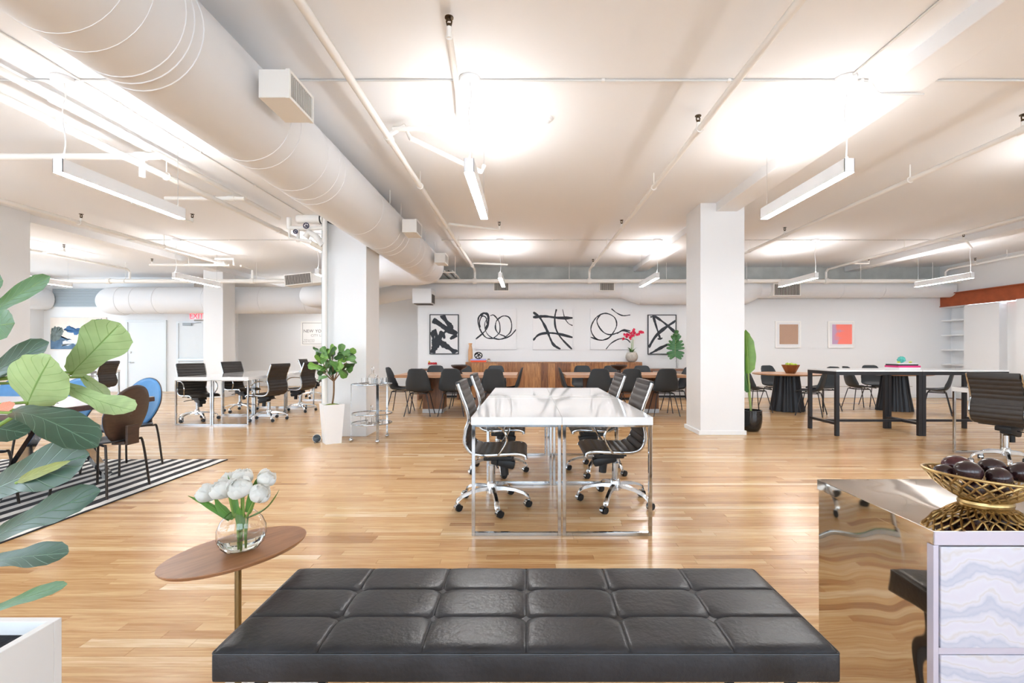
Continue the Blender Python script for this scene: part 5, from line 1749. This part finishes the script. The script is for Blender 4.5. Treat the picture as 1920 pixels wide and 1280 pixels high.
# ================================================================ round bar cart
BC = Vector((-2.045, 6.33, 0))
bc = thing('bar_cart', 'round chrome bar cart with glass shelves beside the left column', 'bar cart', BC)
RC = .255
legs = [BC + Vector((RC * math.cos(R(a)), RC * math.sin(R(a)), 0)) for a in (205, 303, 58)]
for a in (205, 303, 58):
    M = Matrix.Rotation(R(a), 4, 'Z')
    MB().bev(RC + .002, RC + .008, -.017, .017, .055, .755, .001, M).obj('leg', CHROME, bc)
    c = M @ Vector((RC + .005, 0, .028))
    w = MB().ball(c, .028, .028, .028, 16).obj('ball_caster', CHROME, bc, True)
    MB().cyl(c + Vector((0, 0, .026)), c + Vector((0, 0, .058)), .007, n=8).obj('caster_stem', CHROME, w, True)
for z, nm in ((.745, 'top_ring'), (.36, 'guard_ring'), (.235, 'lower_ring')):
    MB().tube([(RC * math.cos(2 * PI * k / 48), RC * math.sin(2 * PI * k / 48), z) for k in range(48)], .008, 8, closed=True, sx=.6).obj(nm, CHROME, bc, True)
for z in (.737, .228):
    MB().lathe([(.0005, z), (RC - .006, z), (RC - .006, z + .006), (.0005, z + .006)], 48).obj('glass_shelf', GLASS, bc)
def glassware(name, label, cat, px, z, prof, Y=None, stopper=False, grp='glassware on the round bar cart'):
    Y = BC.y if Y is None else Y
    X = wx(px, Y)
    t = thing(name, label, cat, (X, Y, z), 0, grp)
    inner = [(max(r - .003, .0006), zz + (.006 if i == 0 else 0)) for i, (r, zz) in enumerate(prof)]
    rows = [[Vector((r * math.cos(2 * PI * k / 20), r * math.sin(2 * PI * k / 20), zz)) for k in range(20)] for r, zz in [(.0005, 0)] + prof + list(reversed(inner)) + [(.0005, .007)]]
    MB().grid(rows, closed=True).obj('glass_body', GLASS, t, True, 40)
    if stopper:
        zt_ = prof[-1][1]
        MB().lathe([(.006, zt_ - .01), (.007, zt_ + .004), (.018, zt_ + .02), (.02, zt_ + .035), (.012, zt_ + .045), (.0005, zt_ + .048)], 12).obj('stopper', GLASS, t, True)
DEC = [(.05, 0), (.055, .01), (.055, .10), (.045, .125), (.014, .145), (.013, .18), (.018, .188)]
TUM = [(.032, 0), (.036, .004), (.038, .085)]
glassware('decanter', 'tall glass decanter with stopper on top of the bar cart', 'decanter', 699, .7435, DEC, 6.30, True)
glassware('decanter', 'squat glass decanter beside the tall one on top of bar cart', 'decanter', 707, .7435, [(r * 1.05, z * .62) for r, z in DEC], 6.42, False)
for k, (px, Y) in enumerate(((683, 6.27), (692, 6.43), (702, 6.18), (713, 6.27), (722, 6.36))):
    glassware('tumbler', ('leftmost', 'second from left', 'middle', 'second from right', 'rightmost')[k] + ' clear glass tumbler on the top shelf of bar cart', 'glass', px, .7435, TUM, Y)
glassware('decanter', 'glass decanter on the lower shelf of bar cart', 'decanter', 697, .2355, DEC, 6.36, True)
for k, (px, Y) in enumerate(((681, 6.30), (692, 6.2), (706, 6.24), (713, 6.36))):
    glassware('tumbler', ('leftmost', 'second from left', 'second from right', 'rightmost')[k] + ' clear glass tumbler on the lower shelf of bar cart', 'glass', px, .2355, TUM, Y)

# ================================================================ banana leaf plant by the right column
bpx = PF(1415, 811) + Vector((0.02, .15, 0))
pp = thing('black_pot', 'glossy black rounded pot at the foot of the right column', 'pot', bpx)
GB = mat('glossy_black_glaze', '#17181A', .08, bump=.25, bscale=24, coat=.5)
MB().lathe([(.0005, .0), (.085, 0), (.11, .012), (.135, .06), (.15, .14), (.152, .22), (.148, .31), (.138, .312), (.136, .25), (.0005, .24)], 40).obj('pot_body', GB, pp, True, 50)
MB().lathe([(.134, .255), (.0005, .262)], 24).obj('soil', mat('dark_soil', '#22252B'), pp)
bl = thing('banana_plant', 'tall banana leaf plant rising from the black pot', 'plant', bpx + Vector((0, 0, .25)))
BO = bpx + Vector((0, 0, .25))
BLF = leafmat('banana_leaf', '#2F6129', '#8DB36A', .3, .6, 26)
BLF2 = leafmat('banana_leaf_bright', '#6F9A38', '#B3CC74', .35, .6, 26)
def bz(px, py, dy=0.0):
    return P(px, py, bpx.y + dy) - BO
for (b, e, wd, rollv, m, dy0, dy1) in (((1404, 735), (1392, 606), .30, (1, .55, .1), BLF, 0, -.02), ((1403, 700), (1398, 618), .22, (1, -.75, .1), BLF2, .02, .05)):
    s = bz(b[0], b[1], dy0)
    MB().tube(spline([Vector((-.0, 0, 0)), bz(1408, 770, dy0 / 2), s], 4), .014, 10).obj('leaf_stalk', mat('stalk_green', '#93A863', .5), bl, True)
    mb = MB()
    leaf(mb, s, bz(e[0], e[1], dy1), wd, Vector(rollv), [(0, .25), (.1, .8), (.4, 1.0), (.7, .85), (.9, .45), (1, .05)], .05, .28, .035, 9, 22, 3)
    mb.obj('leaf', m, bl, True, 80)

# ================================================================ small things on tables and credenza
def book(x, y, z, w, d, h, rz, cover, label, grp):
    t = thing('book', label, 'book', (x, y, z), R(rz), grp)
    c = mat('cover_' + cover.strip('#'), cover, .5)
    MB().box(-w / 2, w / 2, -d / 2, d / 2, 0, .004).box(-w / 2, w / 2, -d / 2, d / 2, h - .004, h).box(-w / 2, -w / 2 + .004, -d / 2, d / 2, .004, h - .004).obj('cover', c, t)
    MB().box(-w / 2 + .004, w / 2, -d / 2, -d / 2 + .004, .004, h - .004).obj('spine', c, t)
    MB().box(-w / 2 + .004, w / 2 - .005, -d / 2 + .004, d / 2 - .005, .004, h - .004).obj('pages', mat('paper', '#EFEBE3', .8), t)
    return z + h
bxh, byh = wx(1692, 6.98), 6.98
g = 'books stacked on the high table'
z = .915
z = book(bxh, byh, z, .32, .25, .028, 4, '#F1F1F0', 'white book at bottom of stack on high table', g)
z = book(bxh - .0, byh, z, .33, .25, .026, 2, '#E2397F', 'hot pink book in the middle of stack on high table', g)
z = book(bxh - .01, byh, z, .30, .23, .02, 5, '#33363A', 'dark grey book near top of stack on high table', g)
z = book(bxh - .01, byh, z, .29, .22, .016, 3, '#EDEDEC', 'white book on top of stack on high table', g)
td = thing('coral_ornament', 'turquoise coral shaped ornament on top of the book stack', 'ornament', (wx(1690, 6.98), 6.98, z))
TURQ = mat('turquoise_glaze', '#5CBDB4', .25, var=.25, vscale=30)
rr = random.Random(4)
mb = MB()
for k in range(26):
    a, b = rr.uniform(0, 2 * PI), rr.uniform(-.3, 1.3)
    d = Vector((math.cos(a) * math.cos(b), math.sin(a) * math.cos(b), math.sin(b)))
    mb.ball(Vector((0, 0, .045)) + d * .034, .02, .02, .02, 8)
mb.ball((0, 0, .04), .04, .04, .04, 12)
mb.obj('coral_body', TURQ, td, True)
for k, (dx, lab) in enumerate(((-.07, 'small yellow-green lime left of the turquoise ornament'), (.10, 'small yellow-green lime right of the turquoise ornament'))):
    o = thing('lime', lab, 'fruit', (bxh + dx, byh - .02, z + .012), 0, 'limes on the books')
    MB().ball((0, 0, 0), .026, .016, .012, 12).obj('fruit_body', mat('lime_skin', '#C9D253', .4), o, True)
# copper bowl with apples
RB = Vector((5.12 + (1482 - 1478) / F * 9.4, 9.40, .735))
cb = thing('copper_bowl', 'faceted copper bowl on the round wooden table', 'bowl', RB)
COPP = mat('copper', '#94613F', .35, .6)
MB().lathe([(.0005, 0), (.085, 0), (.165, .165), (.158, .165), (.08, .012), (.0005, .012)], 10).obj('bowl_body', COPP, cb)
APPLE = mat('green_apple', '#B9D34A', .3, var=.12, vscale=20, coat=.2)
for k, (dx, dy, dz, lab) in enumerate(((-.075, -.03, .155, 'green apple at left in the copper bowl'), (0, -.07, .16, 'green apple at front centre in the copper bowl'), (.075, -.03, .155, 'green apple at right in the copper bowl'),
                                       (-.035, .05, .17, 'green apple at rear left in copper bowl'), (.045, .055, .168, 'green apple at rear right in copper bowl'))):
    a = thing('apple', lab, 'apple', RB + Vector((dx, dy, dz)), 0, 'green apples in the copper bowl')
    MB().lathe([(.0005, -.028), (.015, -.033), (.032, -.02), (.038, .003), (.031, .026), (.014, .033), (.0005, .026)], 18).obj('fruit_body', APPLE, a, True)
    MB().tube([(0, 0, .024), (.003, 0, .042)], .0025, 6).obj('stem', BARK, a)
# footed dark bowls
for px, lab in ((861.5, 'dark footed wooden bowl on the left dining table'), (1160.5, 'dark footed wooden bowl on the right dining table')):
    X = wx(px, 9.12)
    b = thing('footed_bowl', lab, 'bowl', (X, 9.12, DTZ), 0, 'dark footed bowls on the dining tables')
    DK = mat('dark_wood_bowl', '#33241F', .3, var=.2)
    MB().lathe([(.0005, 0), (.058, 0), (.06, .008), (.042, .03), (.04, .07), (.055, .082), (.13, .115), (.162, .15), (.158, .168), (.148, .168), (.13, .14), (.05, .11), (.0005, .105)], 36).obj('bowl_body', DK, b, True)
# credenza objects
CT = .90
wv = thing('wooden_vase', 'tall slender pale wooden vase at left end of the credenza', 'vase', (wx(882, 11.74), 11.74, CT))
MB().lathe([(.0005, 0), (.042, 0), (.052, .03), (.058, .14), (.055, .28), (.04, .36), (.034, .40), (.048, .455), (.040, .455), (.026, .40), (.0005, .39)], 28).obj('vase_body', wood('pale_wood', '#C99567', '#DCAF82', .4, 4, (14, 14, 2)), wv, True)
zz = CT
zz = book(wx(898, 11.53), 11.53, zz, .37, .22, .04, 0, '#E2532F', 'orange red book on credenza', 'books on the credenza')
zz = book(wx(897, 11.53), 11.53, zz, .36, .21, .032, 2, '#A9A9D8', 'lilac book on top of the orange book', 'books on the credenza')
ks = thing('knot_sculpture', 'black knot shaped sculpture on the credenza books', 'sculpture', (wx(897, 11.53), 11.53, zz))
KB = mat('black_ceramic', '#16171A', .3)
kn = MB()
kn.tube(spline([Vector((.09 * math.cos(q), 0, .085 + .075 * math.sin(q))) for q in [2 * PI * k / 10 for k in range(10)]], 3, True), .012, 8, closed=True)
kn.tube(spline([(-.08, 0, .10), (-.02, -.03, .13), (.03, .02, .09), (.08, 0, .06)], 5), .012, 8)
kn.tube(spline([(-.06, 0, .03), (-.02, .03, .08), (.02, -.02, .10), (.05, 0, .15)], 5), .012, 8)
kn.tube(spline([(-.03, 0, .155), (0, 0, .09), (.02, .01, .02)], 5), .012, 8)
kn.obj('knot', KB, ks, True)
sg = thing('small_ornament', 'small round cream and brown ornament beside the books', 'ornament', (wx(916.5, 11.5), 11.5, CT))
MB().ball((0, 0, .035), .04, .04, .035, 14).obj('ornament_body', mat('cream_glaze', '#DCC9B2', .4, var=.3, vscale=25), sg, True)
MB().lathe([(.0005, .06), (.03, .058), (.034, .068), (.02, .078), (.0005, .08)], 12).obj('cap', mat('brown_glaze', '#7A5A48', .4), sg, True)
op = Vector((wx(1184.5, 11.6), 11.6, CT))
ow = thing('stone_pot', 'round grey stone pot at right end of the credenza', 'pot', op)
MB().lathe([(.0005, 0), (.07, 0), (.115, .03), (.147, .10), (.147, .15), (.12, .215), (.105, .235), (.095, .235), (.105, .2), (.0005, .2)], 32).obj('pot_body', mat('grey_stone', '#B7B0A6', .8, var=.15, vscale=20), ow, True)
orc = thing('orchid', 'crimson orchid in the round stone pot', 'plant', op + Vector((0, 0, .2)))
OO = op + Vector((0, 0, .2))
CRIM = mat('crimson_petal', '#D01045', .45)
OLF = leafmat('orchid_leaf', '#3F6B35', '#6F9A5A', .35, .5, .4)
def oz(px, py, dy=0.0):
    return P(px, py, 11.6 + dy) - OO
for k in range(9):
    a = k * 2 * PI / 9 + .2
    mb = MB()
    leaf(mb, Vector((.02 * math.cos(a), .02 * math.sin(a), 0)), Vector((.13 * math.cos(a), .13 * math.sin(a), .05 + .05 * (k % 3))), .06, Vector((-math.sin(a), math.cos(a), .1)), OVAL, .15, .2, 0, 5, 8)
    mb.obj('leaf', OLF, orc, True, 80)
for px in (1182.5, 1185, 1188):
    MB().tube([oz(px, 662), oz(px, 632)], .006, 6).obj('support_stick', mat('white_stick', '#EFEDEA', .5), orc, True)
stems = [[(1184, 660), (1183, 640), (1180, 628), (1170, 632)], [(1185, 660), (1186, 630), (1186, 617)], [(1187, 660), (1188, 635), (1194, 626), (1205, 623)]]
rr = random.Random(9)
for st_ in stems:
    c = spline([oz(px, py, (i - 1) * .02) for i, (px, py) in enumerate(st_)], 5)
    MB().tube(c, .005, 6).obj('flower_stem', CRIM if False else STEMG, orc, True)
    for k in range(7):
        p = c[len(c) // 2 + int(k * (len(c) // 2 - 1) / 6)] + Vector((rr.uniform(-.05, .05), rr.uniform(-.05, .02), rr.uniform(-.05, .04)))
        mb = MB()
        for j in range(5):
            a = 2 * PI * j / 5 + rr.random()
            leaf(mb, p, p + Vector((.042 * math.cos(a), -.012, .042 * math.sin(a))), .034, Vector((-math.sin(a), 0, math.cos(a))), OVAL, .1, .1, 0, 3, 5)
        mb.obj('blossom', CRIM, orc, True, 80)
# monstera leaf in a glass vase on the right console
mo = Vector((wx(1269.5, 11.62), 11.62, .735))
mv = thing('glass_cylinder_vase', 'clear glass cylinder vase on the right console table', 'vase', mo)
rows = [[Vector((r * math.cos(2 * PI * k / 24), r * math.sin(2 * PI * k / 24), zz)) for k in range(24)] for r, zz in ((.0005, 0), (.034, 0), (.036, .2), (.033, .2), (.031, .008), (.0005, .008))]
MB().grid(rows, closed=True).obj('glass_body', GLASS, mv, True, 40)
ml = thing('monstera_leaf', 'split monstera leaf standing in the glass cylinder vase', 'plant', mo + Vector((0, 0, .012)))
MO = mo + Vector((0, 0, .012))
def mz(px, py):
    return P(px, py, 11.6) - MO
MB().tube([Vector((0, 0, 0)), mz(1268.5, 672), mz(1266, 660)], .006, 8).obj('leaf_stalk', mat('dark_stalk', '#3B4A35', .5), ml, True)
MGR = leafmat('monstera_green', '#3E7040', '#7FA860', .35, .5, 0.5)
rib = spline([mz(1266, 668), mz(1266, 650), mz(1268, 625)], 6)
MB().tube(rib, .005, 6).obj('midrib', mat('stalk_green', '#93A863'), ml, True)
mb = MB()
leaf(mb, mz(1266, 668), mz(1268, 625), .20, Vector((1, 0, 0)), OVAL, .02, .1, 0, 7, 12)
mb.obj('leaf_blade', MGR, ml, True, 80)
for sgn in (-1, 1):
    for k in range(9):
        v = k / 8
        b = rib[min(len(rib) - 1, int(1 + v * (len(rib) - 2)))]
        ln = (.20 * math.sin(PI * (.28 + .62 * v)) + .02)
        an = R(-35 + 105 * v)
        e = b + Vector((sgn * math.cos(an) * ln, -.03, math.sin(an) * ln))
        mb = MB()
        leaf(mb, b - Vector((0, 0, .0)), e, .075, Vector((-sgn * math.sin(an), 0, math.cos(an))), [(0, .9), (.5, 1.0), (.8, .85), (1, .4)], .08, .08, 0, 5, 7)
        mb.obj('leaf_lobe', MGR, ml, True, 80)
# white footed dish with red fruit on the left console
fd = Vector((wx(811, 11.62), 11.62, .735))
dsh = thing('fruit_stand', 'white footed dish on the left console table', 'dish', fd)
MB().lathe([(.0005, 0), (.06, 0), (.03, .02), (.025, .06), (.10, .075), (.122, .105), (.115, .105), (.09, .085), (.0005, .08)], 28).obj('dish_body', THING_WHITE, dsh, True)
for k, (dx, dy, lab) in enumerate(((-.075, -.02, 'red apple at left on the white footed dish'), (-.025, -.05, 'red apple second from left on the white footed dish'), (.03, -.04, 'red apple third from left on the white footed dish'), (.078, -.01, 'red apple at right on the white footed dish'))):
    a = thing('apple', lab, 'apple', fd + Vector((dx, dy, .125)), 0, 'red apples on the white dish')
    MB().lathe([(.0005, -.024), (.015, -.03), (.03, -.018), (.034, .003), (.028, .024), (.012, .03), (.0005, .024)], 14).obj('fruit_body', mat('red_apple', '#B3202A', .3, var=.2, vscale=20), a, True)
pr_ = thing('pear', 'yellow pear standing at left of the white footed dish', 'pear', fd + Vector((-.085, .03, .10)), 0)
MB().lathe([(.0005, 0), (.022, .004), (.033, .03), (.026, .06), (.014, .085), (.0005, .095)], 14).obj('fruit_body', mat('pear_skin', '#D8C24A', .4), pr_, True)
